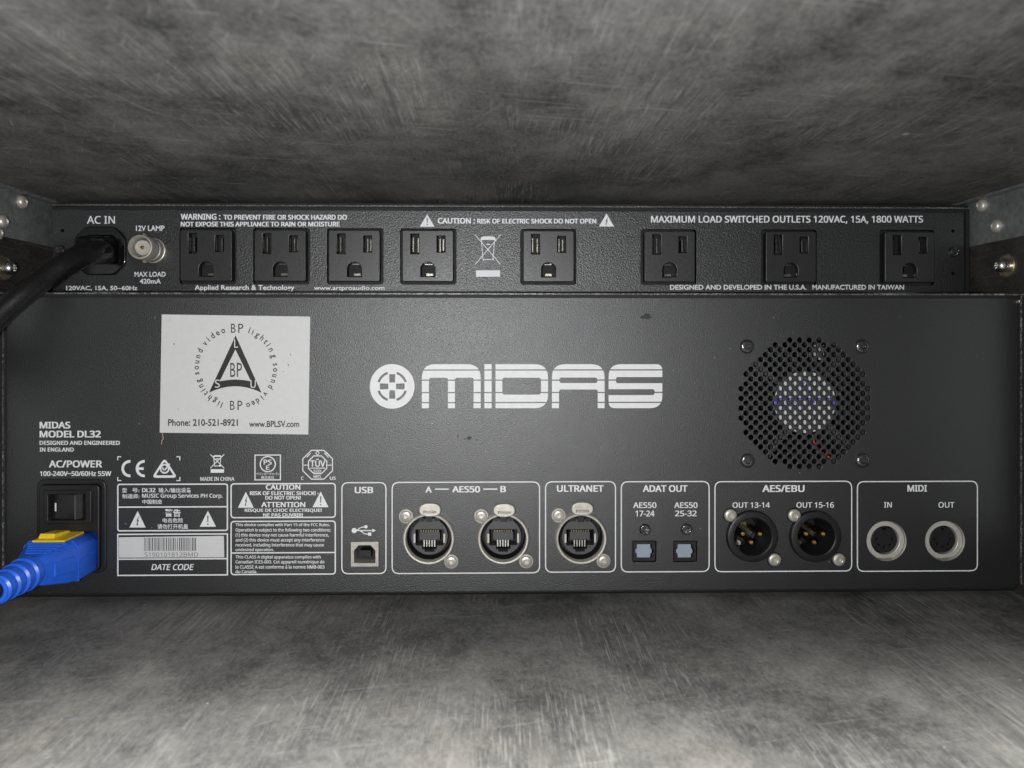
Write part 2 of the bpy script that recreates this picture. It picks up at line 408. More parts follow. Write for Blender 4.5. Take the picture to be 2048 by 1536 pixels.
# aluminium angle along each upper corner, with its rivets
def rivet_mb(sx):                              # axis along X, domed cap with a dimple
    mb = MB(); prof = [(3.0, 0), (3.0, 0.9), (2.7, 1.7), (2.0, 2.3), (1.2, 2.5), (0.95, 1.9), (0.3, 1.8)]
    rings = [[(sx * h, r * math.cos(2 * math.pi * i / 20), r * math.sin(2 * math.pi * i / 20)) for i in range(20)] for r, h in prof]
    mb.loft(rings); return mb
def corner(side):
    s = 1 if side == 'left' else -1; X = WX0 if s == 1 else WX1
    a = thing('aluminium_angle', f'dull aluminium angle strip with round rivets along the upper {side} corner of the case', 'metal angle', (X, 20, 48), 'aluminium angles in the upper corners')
    mb = MB(); mb.box(min(X, X + s * 1.2), max(X, X + s * 1.2), -190, 296, 48, CZ - 0.01)
    mb.box(min(X + s * 1.2, X + s * 5), max(X + s * 1.2, X + s * 5), -190, 296, CZ - 1.2, CZ - 0.01)
    obj('angle_plate', MB().add([(x - X, y - 20, z - 48) for x, y, z in mb.v], mb.f), M_ALU, a, (X, 20, 48), smooth=0)
    return a, s, X
def on_wall(px, py, X):
    u = (px - CX) / F; v = -(py - CY) / F
    dx = math.sin(YAW) + u * math.cos(YAW); dy = math.cos(YAW) - u * math.sin(YAW); t = X / dx
    return (X, dy * t - D0, v * t)
for side, spots in (('left', [(46, 404), (7, 443), (-4, 466)]), ('right', [(1962, 411), (1991, 452)])):
    a, s, X = corner(side)
    Xs = X + s * 1.2
    me = None
    for px, py in spots:
        p = on_wall(px, py, Xs + s * 1.0)
        o = obj('rivet', rivet_mb(s), M_NICKS, a, (Xs, p[1], p[2]), recalc=True) if me is None else obj('rivet', None, None, a, (Xs, p[1], p[2]), data=me)
        me = o.data
# steel rack strips the units screw to, standing just in front of the lower unit's face on both sides
for side, X, s_ in (('left', WX0, 1), ('right', WX1, -1)):
    a = thing('rack_rail', f'upright pale steel rack strip on the {side} side board', 'rack rail', (X, -22, -45), 'upright rack strips on the side boards')
    loops = [rrect(-36, 10, -38, 90, 1)] + [circ(q, z, 3.2, 16) for q in (-24, -4) for z in range(-28, 86, 16)]
    m_ = MB().plate(loops, 0, 1.5)
    obj('rail_plate', MB().add([(s_ * (1.6 - y), x, z) for x, y, z in m_.v], m_.f), M_RAIL, a, (X, -22, -45), smooth=0)
# bolts with yellow washers through the side boards
def wall_bolt(px, py, side):
    s = 1 if side == 'left' else -1; X = WX0 if s == 1 else WX1
    p = on_wall(px, py, X + s * 2)
    b = thing('wall_bolt', f'round steel bolt with yellow washer in the dark {side} side board', 'bolt', (X, p[1], p[2]), 'bolts through the side boards')
    rg = lambda r, h: [(s * h, r * math.cos(2 * math.pi * i / 32), r * math.sin(2 * math.pi * i / 32)) for i in range(32)]
    obj('washer', MB().loft([rg(5.6, 0), rg(5.6, 1.0), rg(5.3, 1.3), rg(4.9, 0.6), rg(2.6, 0.5)], cap=False), M_BRASS, b, (X, p[1], p[2]), recalc=True)
    obj('bolt_head', MB().loft([rg(3.0, 0.4), rg(3.1, 3.2), rg(2.8, 4.6), rg(2.0, 5.4), rg(1.5, 5.6), rg(1.3, 4.6), rg(0.2, 4.5)]), M_STEEL, b, (X, p[1], p[2]), recalc=True)
wall_bolt(13, 536, 'left'); wall_bolt(2008, 531, 'right')

# ================================================================ UPPER UNIT: power conditioner
UX0, UX1 = U(106, 500)[0], U(1928, 500)[0]; UZ0, UZ1 = 25.4, 65.8
up = thing('power_conditioner', 'slim black rack power strip with eight sockets, on top of the taller black unit', 'power strip', ((UX0 + UX1) / 2, YU, UZ0))
outl_px = [416.2, 563.2, 710.6, 856.7, 1096.5, 1337, 1578, 1814]; oz = U(1000, 513.5)[1]
outl = [U(x, 513.5)[0] for x in outl_px]
hs = 13.55
smallholes = [U(125, 461), U(1906, 462), U(1906, 547)]
loops = [rrect(UX0, UX1, UZ0, UZ1, 0.4)]
for x in outl: loops.append(rrect(x - hs, x + hs, oz - hs, oz + hs, 1.6))
for x, z in smallholes: loops.append(circ(x, z, 0.85, 16))
iecx, iecz = U(203, 502)
loops.append(circ(iecx, iecz, 10.6, 32))
bnx, bnz = U(308, 501.5)
obj('rear_panel', MB().plate(loops, YU, YU + 1.5), M_UPPER, up, (0, 0, 0))
ch = MB(); ch.box(UX0, UX1, YU + 1.6, YU + 150, UZ1 - 0.6, UZ1 + 0.2); ch.box(UX0, UX1, YU + 1.6, YU + 150, UZ0 - 0.2, UZ0 + 0.6)
ch.box(UX0 - 0.2, UX0 + 0.8, YU + 1.6, YU + 150, UZ0 + .6, UZ1 - .6); ch.box(UX1 - 0.8, UX1 + 0.2, YU + 1.6, YU + 150, UZ0 + .6, UZ1 - .6)
ch.box(UX0 + 0.8, UX1 - 0.8, YU + 16, YU + 17, UZ0 + .6, UZ1 - .6)
obj('chassis', ch, M_DARK, up, smooth=0)
# folded lips along top and bottom of the cover
mb = MB(); mb.box(UX0 + 1, UX1 + 1.8, YU - 2.2, YU + 6, UZ1 + 0.35, UZ1 + 0.95)
obj('cover_lip', mb, M_EDGE, up, smooth=0)
mb = MB(); mb.box(UX0 + 2, UX1 + 1.8, YU - 0.6, YU + 5, UZ1 + 0.96, UZ1 + 2.2); mb.box(UX1 + 0.3, UX1 + 2.0, YU - 1.0, YU + 60, UZ0, UZ1 + 0.2)
mb.box(UX0, UX1, YU - 0.8, YU - 0.05, UZ1 - 1.2, UZ1 + 0.2)
obj('cover_seam', mb, M_DARK, up, smooth=0)
mb = MB(); mb.box(UX0 + 0.3, UX1, YU - 1.6, YU - 0.02, UZ0 - 0.6, UZ0 + 0.15)
obj('cover_lip', mb, M_GLOS, up, smooth=0)

# one socket, then copies
def socket(x):
    o = thing('power_socket', None, None, (x, YU, oz), parent=up)
    e = 12.15; f = YU - 2.6
    sl = [rrect(-8.25, -4.25, 1.0, 11.4 - 0.8, 0.1, 1), rrect(4.3, 8.3, 1.8, 10.5 - 0.8, 0.1, 1)]
    gx = 3.45
    g = [(-gx, -10.0), (gx, -10.0)] + [(gx * math.cos(a), -6.2 + gx * 0.95 * math.sin(a)) for a in [math.pi * k / 12 for k in range(13)]]
    obj('socket_face', MB().plate([rrect(-e, e, -e, e, 1.0)] + sl + [g], -2.6, 0.6, 0.25), M_OUTL, o, (x, YU, oz))
    obj('socket_collar', MB().plate([rrect(-13.4, 13.4, -13.4, 13.4, 1.6), rrect(-12.0, 12.0, -12.0, 12.0, 1.0)], 2.2, 3.0), M_DARK, o, (x, YU, oz))
    b = MB(); b.box(-e + .4, e - .4, 6.0, 7, -e + .4, e - .4)
    for q in ((-e + .4, -e + 1, -e + .4, e - .4), (e - 1, e - .4, -e + .4, e - .4)): b.box(q[0], q[1], 0.7, 6, q[2], q[3])
    obj('socket_back', b, M_DARK, o, (x, YU, oz), smooth=0)
    c = MB(); c.box(-7.7, -7.2, 2.2, 5.9, 2.6, 9.4); c.box(-5.4, -4.9, 3.0, 5.9, 2.4, 9.2); c.box(5.2, 5.7, 3.0, 5.9, 2.4, 9.0); c.box(6.8, 7.4, 2.0, 5.9, 3.0, 8.6)
    c.box(-1.2, 2.0, 3.2, 3.8, -9.0, -7.9); c.box(-1.8, 1.8, 1.6, 2.0, -3.8, -3.4)
    obj('socket_contact', c, M_CONT, o, (x, YU, oz), smooth=0)
    return o
s0 = socket(outl[0])
for x in outl[1:]: dup(s0, (x, YU, oz))

# print on the upper unit
def TU(s, x0, y0, x1, y1, **k): return text(s, x0, y0, x1, y1, U, YU, up, M_PRINTU, **k)
TU('AC IN', 174, 432, 230, 447.5, off=0.012)
TU('12V LAMP', 272, 451, 329, 462, off=0.02, face='geo')
TU('MAX LOAD', 269, 543.5, 331.5, 553.5, off=0.02, face='geo')
TU('420mA', 279.5, 557.5, 322, 567.5, off=0.02, face='geo')
TU('120VAC, 15A, 50~60Hz', 132.6, 571.5, 275, 582, off=0.02, face='geo')
TU('WARNING :', 361.5, 427.5, 441, 439.5, off=0.03)
TU('TO PREVENT FIRE OR SHOCK HAZARD DO', 447, 429.5, 694, 439.5, off=0.035)
TU('NOT EXPOSE THIS APPLIANCE TO RAIN OR MOISTURE', 361.5, 443.5, 679.5, 453, off=0.035)
TU('Applied Research & Technology', 389.4, 570, 589, 583, off=0.02, face='geo')
TU('www.artproaudio.com', 628, 571.5, 769, 582.5, off=0.01, face='geo')
TU('CAUTION :', 875.6, 436, 950, 447.2, off=0.035)
TU('RISK OF ELECTRIC SHOCK DO NOT OPEN', 954.6, 437.5, 1192.5, 447, off=0.035)
TU('MAXIMUM LOAD SWITCHED OUTLETS 120VAC, 15A, 1800 WATTS', 1302, 431.5, 1846, 447.5, off=0.02)
TU('DESIGNED AND DEVELOPED IN THE U.S.A.', 1340, 569.5, 1613, 579.5, off=0.02, face='geo')
TU('MANUFACTURED IN TAIWAN', 1624.7, 569.5, 1808, 579.5, off=0.02, face='geo')
BOLT = [(0.1, 0.62), (-0.12, 0.2), (0.02, 0.22), (-0.08, -0.12), (-0.02, -0.1), (-0.14, -0.28), (0.12, 0.0), (0.02, 0.0), (0.13, 0.3), (0.0, 0.3)]
def tri_sign(xc, y0, x0, x1, y1, kind, fn, yp, parent, mat):
    h = y1 - y0; w2 = (x1 - x0)
    outer = [fn(xc, y0), fn(x1, y1), fn(x0, y1)]
    if kind == 'bolt':
        b = [(0.09, 0.30), (-0.10, 0.60), (0.0, 0.60), (-0.07, 0.78), (-0.11, 0.76), (-0.04, 0.92), (0.05, 0.80), (0.0, 0.80), (0.11, 0.53), (0.02, 0.53), (0.13, 0.32)]
        holes = [[fn(xc + a * w2 * 0.75, y0 + q * h) for a, q in b]]
    else:
        t = w2 * 0.035
        holes = [[fn(xc - t * 1.2, y0 + h * .3), fn(xc + t * 1.2, y0 + h * .3), fn(xc + t * .7, y0 + h * .72), fn(xc - t * .7, y0 + h * .72)],
                 [fn(xc + 1.4 * t * math.cos(a), y0 + h * .84 + 1.4 * t * math.sin(a)) for a in [math.pi * k / 4 for k in range(8)]]]
    return obj('warning_triangle', MB().plate([outer] + holes, yp - PF, yp - PF + 0.04), mat, parent, smooth=0)
tri_sign(854.4, 428.6, 839.8, 869, 453.4, 'mark', U, YU, up, M_PRINTU)
tri_sign(1213, 427, 1198, 1228, 453, 'bolt', U, YU, up, M_PRINTU)
def bin_sign(x0, y0, x1, y1, bx0, by0, bx1, by1, fn, yp, parent, mat, k, lw):
    """crossed-out wheeled bin above a solid bar"""
    X = lambda a, b: fn(x0 + (x1 - x0) * a, y0 + (y1 - y0) * b)
    mb = MB(); y = yp - PF
    mb2 = [stroke([X(0, 0), X(1, 1)], lw), stroke([X(1, 0), X(0, 1)], lw),
           stroke([X(.24, .13), X(.30, .80), X(.34, .88)], lw), stroke([X(.78, .13), X(.70, .82)], lw),
           stroke([X(.30, .84), X(.64, .84)], lw), stroke([X(.44, .32), X(.58, .32)], lw * 1.4)]
    for i, q in enumerate(mb2): flat(mb, q, y - 0.004 * i)
    flat(mb, [[X(.2, .17), X(.24, .08), X(.32, .05), X(.70, .05), X(.78, .08), X(.82, .17)]], y - 0.03)
    cxx, czz = X(.71, .83); flat(mb, [circ(cxx, czz, lw * 1.3, 12)], y - 0.034)
    flat(mb, [[fn(bx0, by1), fn(bx1, by1), fn(bx1, by0), fn(bx0, by0)]], y)
    return obj('disposal_mark', mb, mat, parent, smooth=0)
bin_sign(950.6, 470, 1000.8, 528.4, 952, 540.6, 1000, 553.5, U, YU, up, M_PRINTU, 1, 0.32)

# small screws
def cross_screw(r, name, parent, loc, mat=M_BLKSC, rot=0.3):
    o = thing(name, None, None, loc, parent=parent) if False else None
    w_, l_ = r * 0.16, r * 0.60
    c, s_ = math.cos(rot), math.sin(rot)
    cr = [(-w_, -l_), (w_, -l_), (w_, -w_), (l_, -w_), (l_, w_), (w_, w_), (w_, l_), (-w_, l_), (-w_, w_), (-l_, w_), (-l_, -w_), (-w_, -w_)]
    cr = [(x * c - z * s_, x * s_ + z * c) for x, z in cr]
    mb = MB(); mb.plate([circ(0, 0, r * 0.82, 28), cr], -r * 0.62, -r * 0.2, r * 0.07)
    mb.lathe([(r * 1.0, 0), (r * 1.0, -r * 0.14), (r * 0.95, -r * 0.36), (r * 0.82, -r * 0.56), (r * 0.80, -r * 0.62)], n=28, cap=False)
    mb.lathe([(r * 0.8, -r * 0.2), (0.01, -r * 0.15)], n=28, cap=False)
    return obj(name, mb, mat, parent, loc, smooth=50)
x, z = U(122, 501); cross_screw(2.5, 'screw', up, (x, YU, z), rot=0.2)
x, z = U(1907, 504); cross_screw(2.6, 'screw', up, (x, YU, z), rot=0.5)

# mains inlet and coaxial lamp connector
inl = thing('mains_inlet', None, None, (iecx, YU, iecz), parent=up)
def octo(w, h, c): return [(-w + c, -h), (w - c, -h), (w, -h + c), (w, h - c), (w - c, h), (-w + c, h), (-w, h - c), (-w, -h + c)]
obj('inlet_flange', MB().plate([rnd(octo(12.2, 11.6, 5.5), 2), rnd([(-8.5, -6), (8.5, -6), (8.5, 4), (6, 7), (-6, 7), (-8.5, 4)], 1)], -1.6, 1, 0.6), M_GLOS, inl, (iecx, YU, iecz))
obj('inlet_back', MB().box(-9.5, 9.5, 10, 11, -8.5, 8.5), M_DARK, inl, (iecx, YU, iecz), smooth=0)
bnc = thing('coaxial_socket', None, None, (bnx, YU, bnz), parent=up)
mb = MB().lathe([(6.0, 0), (6.0, -1.6), (5.6, -1.8), (5.6, -5.5), (5.3, -5.7), (5.3, -6.3), (5.6, -6.5), (5.6, -9.3), (5.3, -9.6), (5.8, -10.0), (5.8, -13.2), (5.5, -13.8), (4.9, -13.9), (4.6, -13.4), (4.5, -5), (0.5, -4.9)], n=40, cap=False)
obj('socket_shell', mb, M_NICKS, bnc, (bnx, YU, bnz), recalc=False)
mb = MB().lathe([(3.6, -4.9), (3.6, -11.2), (3.3, -11.6), (0.9, -11.6), (0.8, -9)], n=32, cap=False)
obj('insulator', mb, simple('cream_insulator', (0.45, 0.42, 0.38), 0.5), bnc, (bnx, YU, bnz))
obj('centre_contact', MB().lathe([(0.75, -9), (0.75, -12.2), (0.35, -12.3), (0.3, -10)], n=16, cap=False), M_GOLD, bnc, (bnx, YU, bnz))
mb = MB(); mb.lathe([(0.8, -8.6), (0.8, -10)], cx=0, cz=6.0, n=10); mb.lathe([(0.8, -8.6), (0.8, -10)], cx=0, cz=-6.0, n=10)
obj('bayonet_lug', mb, M_NICK, bnc, (bnx, YU, bnz))

# the black power cord plugged into the upper unit
cord = thing('black_power_cord', 'thick glossy black power cord plugged in at top left and drooping out to the left', 'power cord', (iecx, YU - 2, iecz))
def sect(cx, cz, w, h, y, n=8, r=4):
    return [(cx + a, y, cz + b) for a, b in rnd([(-w, -h), (w, -h), (w, h), (-w, h)], r, n)]
mb = MB().loft([sect(iecx, iecz, 8.2, 5.8, YU + 2, r=2), sect(iecx, iecz, 8.2, 6.4, YU - 1, r=2.5), sect(iecx, iecz, 8.2, 6.4, YU - 5.5, r=2.5), sect(iecx - .4, iecz, 7.2, 5.6, YU - 8.5, r=3), sect(iecx - .6, iecz, 5.4, 4.6, YU - 9.4, r=3)])
mb.box(iecx + 1.2, iecx + 6.4, YU - 9.6, YU - 7, iecz - 4.4, iecz + 4.2)
obj('plug_body', mb, M_GLOS, cord, recalc=True, smooth=45)
pts = [P(206, 503, 352), P(203, 502, 345), P(190, 502, 338), P(165, 511, 331), P(132, 528, 324), P(92, 554, 318), P(48, 587, 311), P(0, 628, 305), P(-70, 700, 296), P(-160, 810, 286)]
obj('cable', MB().tube(pts, [4.6, 5.3, 5.4, 5.2, 5.0, 4.95, 4.95, 4.95, 4.95, 4.95], n=28), M_RUBB, cord, smooth=60)

# ================================================================ LOWER UNIT
LX0, LX1 = L(14, 800)[0], L(2035, 800)[0]; LZ0, LZ1 = -108.9, 20.6
st = thing('audio_rack_unit', 'tall black rack unit with white logo, fan grille, sticker and row of sockets', 'rack unit', ((LX0 + LX1) / 2, 0, LZ0))
def box_hole(x0, y0, x1, y1, r=0.0):
    a = L(x0, y1); b = L(x1, y0); return rrect(a[0], b[0], a[1], b[1], r) if r else [(a[0], a[1]), (b[0], a[1]), (b[0], b[1]), (a[0], b[1])]
FANC = L(1609.4, 806.4); kz = 1 / 4.955 * KL
fan_holes = []
for row in range(-13, 14):
    off = 0 if row % 2 else 0.5
    for k in range(-8, 9):
        xx = (k + (0.0 if row % 2 == 0 else 0.5)) * 98; zz = row * 48.5
        # the middle row and every second row from it hold a hole on the axis
        if math.hypot(xx, zz) < 665: fan_holes.append((FANC[0] + xx * kz, FANC[1] + zz * kz))
eth = [L(858, 1075.8), L(1006.5, 1075.5), L(1161.5, 1075.6)]
xlr = [L(1503, 1071.8), L(1629, 1071.8)]
mid_ = [L(1773, 1082), L(1890, 1081.6)]
tos = [(1265.4, 1081.6, 1312.8, 1124.3), (1347.1, 1081.6, 1394.5, 1124.3)]
loops = [rnd([(LX0, LZ0 + 1.8), (LX1 - 1.2, LZ0 + 1.8), (LX1, LZ0 + 3.2), (LX1, LZ1), (LX0, LZ1)], 0)]
loops += [circ(x, z, 1.17, 14) for x, z in fan_holes]
loops += [circ(x, z, 11.05, 48) for x, z in eth]
loops += [circ(x, z, 11.2, 48) for x, z in xlr]
loops += [circ(x, z, 8.9, 40) for x, z in mid_]
loops += [box_hole(*t, r=0.5) for t in tos]
loops += [box_hole(700.4, 1083, 757.8, 1134.6)]
loops += [box_hole(82, 966, 207, 1141, r=2)]
obj('rear_panel', MB().plate(loops, 0, 1.3, 0.14), M_PANEL, st)
# rolled lower edge of the panel
prof = [(0, LZ0 + 1.8)] + [(1.8 - 1.8 * math.cos(a), LZ0 + 1.8 - 1.8 * math.sin(a)) for a in [math.pi / 2 * k / 6 for k in range(1, 7)]] + [(60, LZ0)]
mb = MB(); vs = []; fs = []
for y, z in prof: vs += [(LX0, y, z), (LX1 - 1.2, y, z)]
for i in range(len(prof) - 1): fs.append((2 * i, 2 * i + 1, 2 * i + 3, 2 * i + 2))
obj('rolled_edge', mb.add(vs, fs), M_PANEL, st, recalc=False)
ch = MB(); ch.box(LX0 - 1, LX1 + 1, 1.4, 230, LZ1 - 0.3, LZ1 + 0.6); ch.box(LX0 - 1, LX0 - 0.2, 1.4, 230, LZ0 + 1, LZ1 - .4); ch.box(LX1 + .2, LX1 + 1, 1.4, 230, LZ0 + 1, LZ1 - .4)
ch.box(LX0, LX1, 40, 41, LZ0 + 1.0, LZ1 - .4); ch.box(LX0, LX1, 2.4, 230, LZ0 + .3, LZ0 + 1)
obj('chassis', ch, M_DARK, st, smooth=0)
mb = MB(); mb.box(LX0 - 2.4, LX1 + 2.6, -1.2, 60, LZ1 + 1.25, LZ1 + 1.9)
obj('cover_edge', mb, M_EDGE, st, smooth=0)
mb = MB(); mb.box(LX1 + 1.35, LX1 + 1.75, -0.4, 60, LZ0 + 3.5, LZ1 + 1.1)
obj('cover_edge', mb, M_EDGE, st, smooth=0)
mb = MB(); mb.box(LX0 - 1.75, LX0 - 1.35, -0.4, 60, LZ0 + 1.5, LZ1 + 1.1)
obj('cover_edge', mb, M_EDGE, st, smooth=0)
obj('cover_seam', MB().box(LX0 - 1.3, LX1 + 1.3, -0.1, 6, LZ1 + 0.02, LZ1 + 1.24).box(LX1 + 0.04, LX1 + 1.28, 0.2, 1.38, LZ0 + 3.5, LZ1 + 0.01).box(LX0 - 1.28, LX0 - 0.04, 0.2, 1.38, LZ0 + 1.5, LZ1 + 0.01).box(LX0 - 6.0, LX0 - 1.8, 0.2, 1.38, LZ0 + 1.5, LZ1 + 0.01).box(LX1 + 1.8, LX1 + 2.2, 0.2, 1.38, LZ0 + 3.5, LZ1 + 0.01), M_DARK, st, smooth=0)
x, z = L(2035, 603); cross_screw(1.0, 'screw', st, (x, -0.2, z), M_STEEL)

# ---- fan behind the grille
fan = thing('fan', None, None, (FANC[0], 10, FANC[1]), parent=st)
fx, fz = P(1610, 804.5, D0 + 9).x, P(1610, 804.5, D0 + 9).z
R = 29.5
mb = MB().plate([rrect(-31, 31, -31, 31, 3), circ(0, 0, R, 48)], 0, 18); obj('fan_housing', mb, M_FAN, fan, (FANC[0], 5, FANC[1]))
hr = 64 * (D0 + 9) / F
obj('hub', MB().lathe([(hr, 20), (hr, 0.9), (hr - .5, 0.3), (0.1, 0.3)], n=48, cap=False), M_FAN, fan, (fx, 9, fz))
obj('hub_label', MB().plate([circ(0, 0, hr - 0.4, 48)], 0, 0.2), M_HUB, fan, (fx, 9, fz), smooth=0)
mb = MB(); zz = [P(1610, y, D0 + 9).z - fz for y in (795, 799.5, 809.5, 812.5)]
xx = [P(x, 804, D0 + 9).x - fx for x in (1541, 1673)]
hw = lambda z: math.sqrt((hr - 0.5) ** 2 - z * z)
for za, zb in ((zz[1], zz[0]), (zz[3], zz[2])): flat(mb, [[(-hw(za), za), (hw(za), za), (hw(zb), zb), (-hw(zb), zb)]], -0.05)
flat(mb, [[(-hw(0), zz[2]), (-hw(0) + 2.4, zz[2]), (-hw(0) + 2.4, zz[1]), (-hw(0), zz[1])], [(hw(0) - 2.4, zz[2]), (hw(0), zz[2]), (hw(0), zz[1]), (hw(0) - 2.4, zz[1])]], -0.05)
obj('label_stripe', mb, M_PURP, fan, (fx, 9, fz), smooth=0)
mb = MB()
for s_ in ('FAN',): pass
flat(mb, [[(-0.8 + dx, 6.8), (-0.2 + dx, 6.8), (1.4 + dx, 9.2), (0.8 + dx, 9.2)] for dx in (-1.2, 0.2)], -0.06)
flat(mb, [[(-4.8, -.7), (-4.3, -.7), (-4.3, .7), (-4.8, .7)], [(-8.8, -.8), (-8.4, -.8), (-8.4, .8), (-8.8, .8)], [(3.5, -.5), (4.5, -.5), (4.5, .5), (3.5, .5)]], -0.055)
obj('label_marks', mb, M_PURP, fan, (fx, 9, fz), smooth=0)
bl0 = None
for k in range(9):
    a0 = 2 * math.pi * k / 9 + .2; vs = []
    for j in range(7):
        t = j / 6; r = hr + (R - 1 - hr) * t; a = a0 + 0.35 * t
        for q, yy in ((0, 3), (0.55, 15)):
            vs += [(r * math.cos(a + q), yy, r * math.sin(a + q))]
    fs = [(2 * j, 2 * j + 1, 2 * j + 3, 2 * j + 2) for j in range(6)]
    obj('blade', MB().add(vs, fs), M_FAN, fan, (fx, 10, fz))
mb = MB()
for a in (0.9, 2.5, 4.1, 5.5):
    vs = []
    c, s_ = math.cos(a), math.sin(a)
    for r in (hr, R + .5):
        for w_ in (-1.2, 1.2): vs += [(r * c - w_ * s_, 0, r * s_ + w_ * c), (r * c - w_ * s_, 3, r * s_ + w_ * c)]
    mb.add(vs, [(0, 2, 6, 4), (1, 5, 7, 3), (0, 4, 5, 1), (2, 3, 7, 6)])
obj('strut', mb, simple('fan_strut_plastic', (0.05, 0.05, 0.055), 0.35), fan, (fx, 8.5, fz))
wire = [P(1623, 856, D0 + 9), P(1628, 884, D0 + 8), P(1641, 902, D0 + 8), P(1657, 914, D0 + 7), P(1668, 920, D0 + 7), P(1690, 940, D0 + 9)]
obj('wire', MB().tube(wire, 0.45, n=10), M_RED, fan)
mb = MB(); c = P(1640, 706, D0 + 12); mb.box(c.x - 3.2, c.x + 1.8, c.y, c.y + 1, c.z - 3, c.z + 3.6); obj('circuit_part', mb, simple('pale_part', (0.35, 0.35, 0.34), 0.5), fan, smooth=0)
for px, py, r in ((1493.5, 693, 1), (1723.5, 693, .5), (1494.5, 921, .1), (1724.5, 921, .9)):
    x, z = L(px, py)
    mb = MB().lathe([(3.15, 0), (3.15, -0.5), (2.9, -1.0), (2.3, -1.35), (1.7, -1.45), (1.25, -1.45), (1.1, -0.3), (0.02, -0.25)], n=32, cap=False)
    obj('fan_screw', mb, M_BLKSC, st, (x, 0, z))

# ---- printed frames and texts
def T(s, x0, y0, x1, y1, **k): return text(s, x0, y0, x1, y1, L, 0, st, M_PRINT, **k)
def frame(x0, y0, x1, y1, r, wd, div=None, dv=None):
    a = L(x0, y1); b = L(x1, y0); w_ = wd * KL; rr = r * KL
    mb = MB(); y = -PF
    o_ = rrect(a[0], b[0], a[1], b[1], rr, 8) if r else [(a[0], a[1]), (b[0], a[1]), (b[0], b[1]), (a[0], b[1])]
    i_ = rrect(a[0] + w_, b[0] - w_, a[1] + w_, b[1] - w_, rr - w_, 8) if r else [(a[0] + w_, a[1] + w_), (b[0] - w_, a[1] + w_), (b[0] - w_, b[1] - w_), (a[0] + w_, b[1] - w_)]
    n = len(o_)
    mb.add([(x, y, z) for x, z in o_ + i_], [(k, (k + 1) % n, n + (k + 1) % n, n + k) for k in range(n)])
    if div: z = L(x0, div)[1]; flat(mb, [[(a[0] + w_, z - w_ / 2), (b[0] - w_, z - w_ / 2), (b[0] - w_, z + w_ / 2), (a[0] + w_, z + w_ / 2)]], y)
    return obj('printed_frame', mb, M_PRINT, st, smooth=0)
frame(682.7, 964, 773, 1148.5, 14, 2.2); frame(783.2, 962.7, 1080.2, 1148.2, 15, 2.2); frame(1090, 962, 1232, 1145.5, 15, 2.2)
frame(1241.5, 961.8, 1419.3, 1145, 15, 2.2); frame(1428.8, 961.3, 1704.3, 1144.5, 15, 2.2); frame(1713.6, 961.3, 1955.7, 1143.8, 15, 2.2)
frame(234.4, 966.7, 456.2, 1063, 6, 2.6, 1014.3); frame(234.4, 1066.4, 456.2, 1152.2, 0, 2.6, 1118.4)
frame(461, 965.6, 671.8, 1036.6, 8, 2.5); frame(461, 1040.7, 671.8, 1150.4, 8, 2.5, 1106)
T('USB', 709.4, 973.6, 746.5, 986.5, off=.03)
T('A', 851, 973, 863.4, 985, off=.03); T('AES50', 904.4, 972, 960.2, 984.8, off=.03); T('B', 1000.6, 972, 1011.9, 984.4, off=.03)
mb = MB(); 
for a, b in ((870, 897.6), (966.4, 994.7)): flat(mb, [[L(a, 979.4), L(b, 979.4), L(b, 977), L(a, 977)]], -PF)
obj('printed_rule', mb, M_PRINT, st, smooth=0)
T('ULTRANET', 1113.8, 970.3, 1207.3, 983.7, off=.03); T('ADAT OUT', 1285.6, 970.3, 1375, 983.8, off=.03)
T('AES50', 1266.3, 1004.5, 1312.8, 1016, off=.018); T('17-24', 1271, 1021, 1309, 1032.6, off=.018)
T('AES50', 1348.3, 1004.5, 1395, 1016, off=.018); T('25-32', 1350, 1021, 1393.3, 1032.6, off=.018)
T('AES/EBU', 1524.5, 970, 1609, 984, off=.03); T('OUT 13-14', 1465, 1004.5, 1539.7, 1015.6, off=.015); T('OUT 15-16', 1592.8, 1004.3, 1667.8, 1015.4, off=.015)
T('MIDI', 1814.6, 970, 1853.8, 983, off=.03); T('IN', 1768, 1004, 1783.6, 1015, off=.015); T('OUT', 1876.7, 1004, 1908.7, 1015.3, off=.015)
T('MIDAS', 79.3, 843.4, 140.9, 857, off=.035); T('MODEL DL32', 79.3, 861.3, 201.8, 875, off=.035)
T('DESIGNED AND ENGINEERED', 79.3, 881.5, 240, 889.8, off=.03); T('IN ENGLAND', 79.3, 895, 148, 903.2, off=.03)
T('AC/POWER', 98, 920.8, 204.3, 935, off=.03); T('100-240V~50/60Hz 55W', 80, 942.3, 222.6, 952, off=.03)
T('MADE IN CHINA', 400.8, 953.8, 468.9, 961.6, off=.02)
T('型', 244.6, 976, 254, 985); T('号:', 264.5, 976, 278.5, 985); T('DL32', 284.3, 976, 311, 984.5, off=.03); T('输入/输出设备', 317.4, 975.5, 382.7, 985.2)
T('制造商:', 244.6, 987.8, 278.8, 997); T('MUSIC Group Services PH Corp.', 284.3, 987.2, 445.6, 997.8, off=.02); T('中国制造', 285, 999, 324, 1008)
T('警告', 329.4, 1018, 361.5, 1033.6, off=.02); T('电击危险', 325.3, 1036, 366.3, 1045.3); T('请勿打开机盖', 314.8, 1048, 376.2, 1057.8)
tri_sign(275.4, 1022, 259, 291.4, 1055, 'bolt', L, 0, st, M_PRINT); tri_sign(415.8, 1021.6, 399.6, 432.2, 1053.4, 'mark', L, 0, st, M_PRINT)
T('DATE CODE', 302.7, 1128, 388, 1140.2, off=.02, shear=.22)
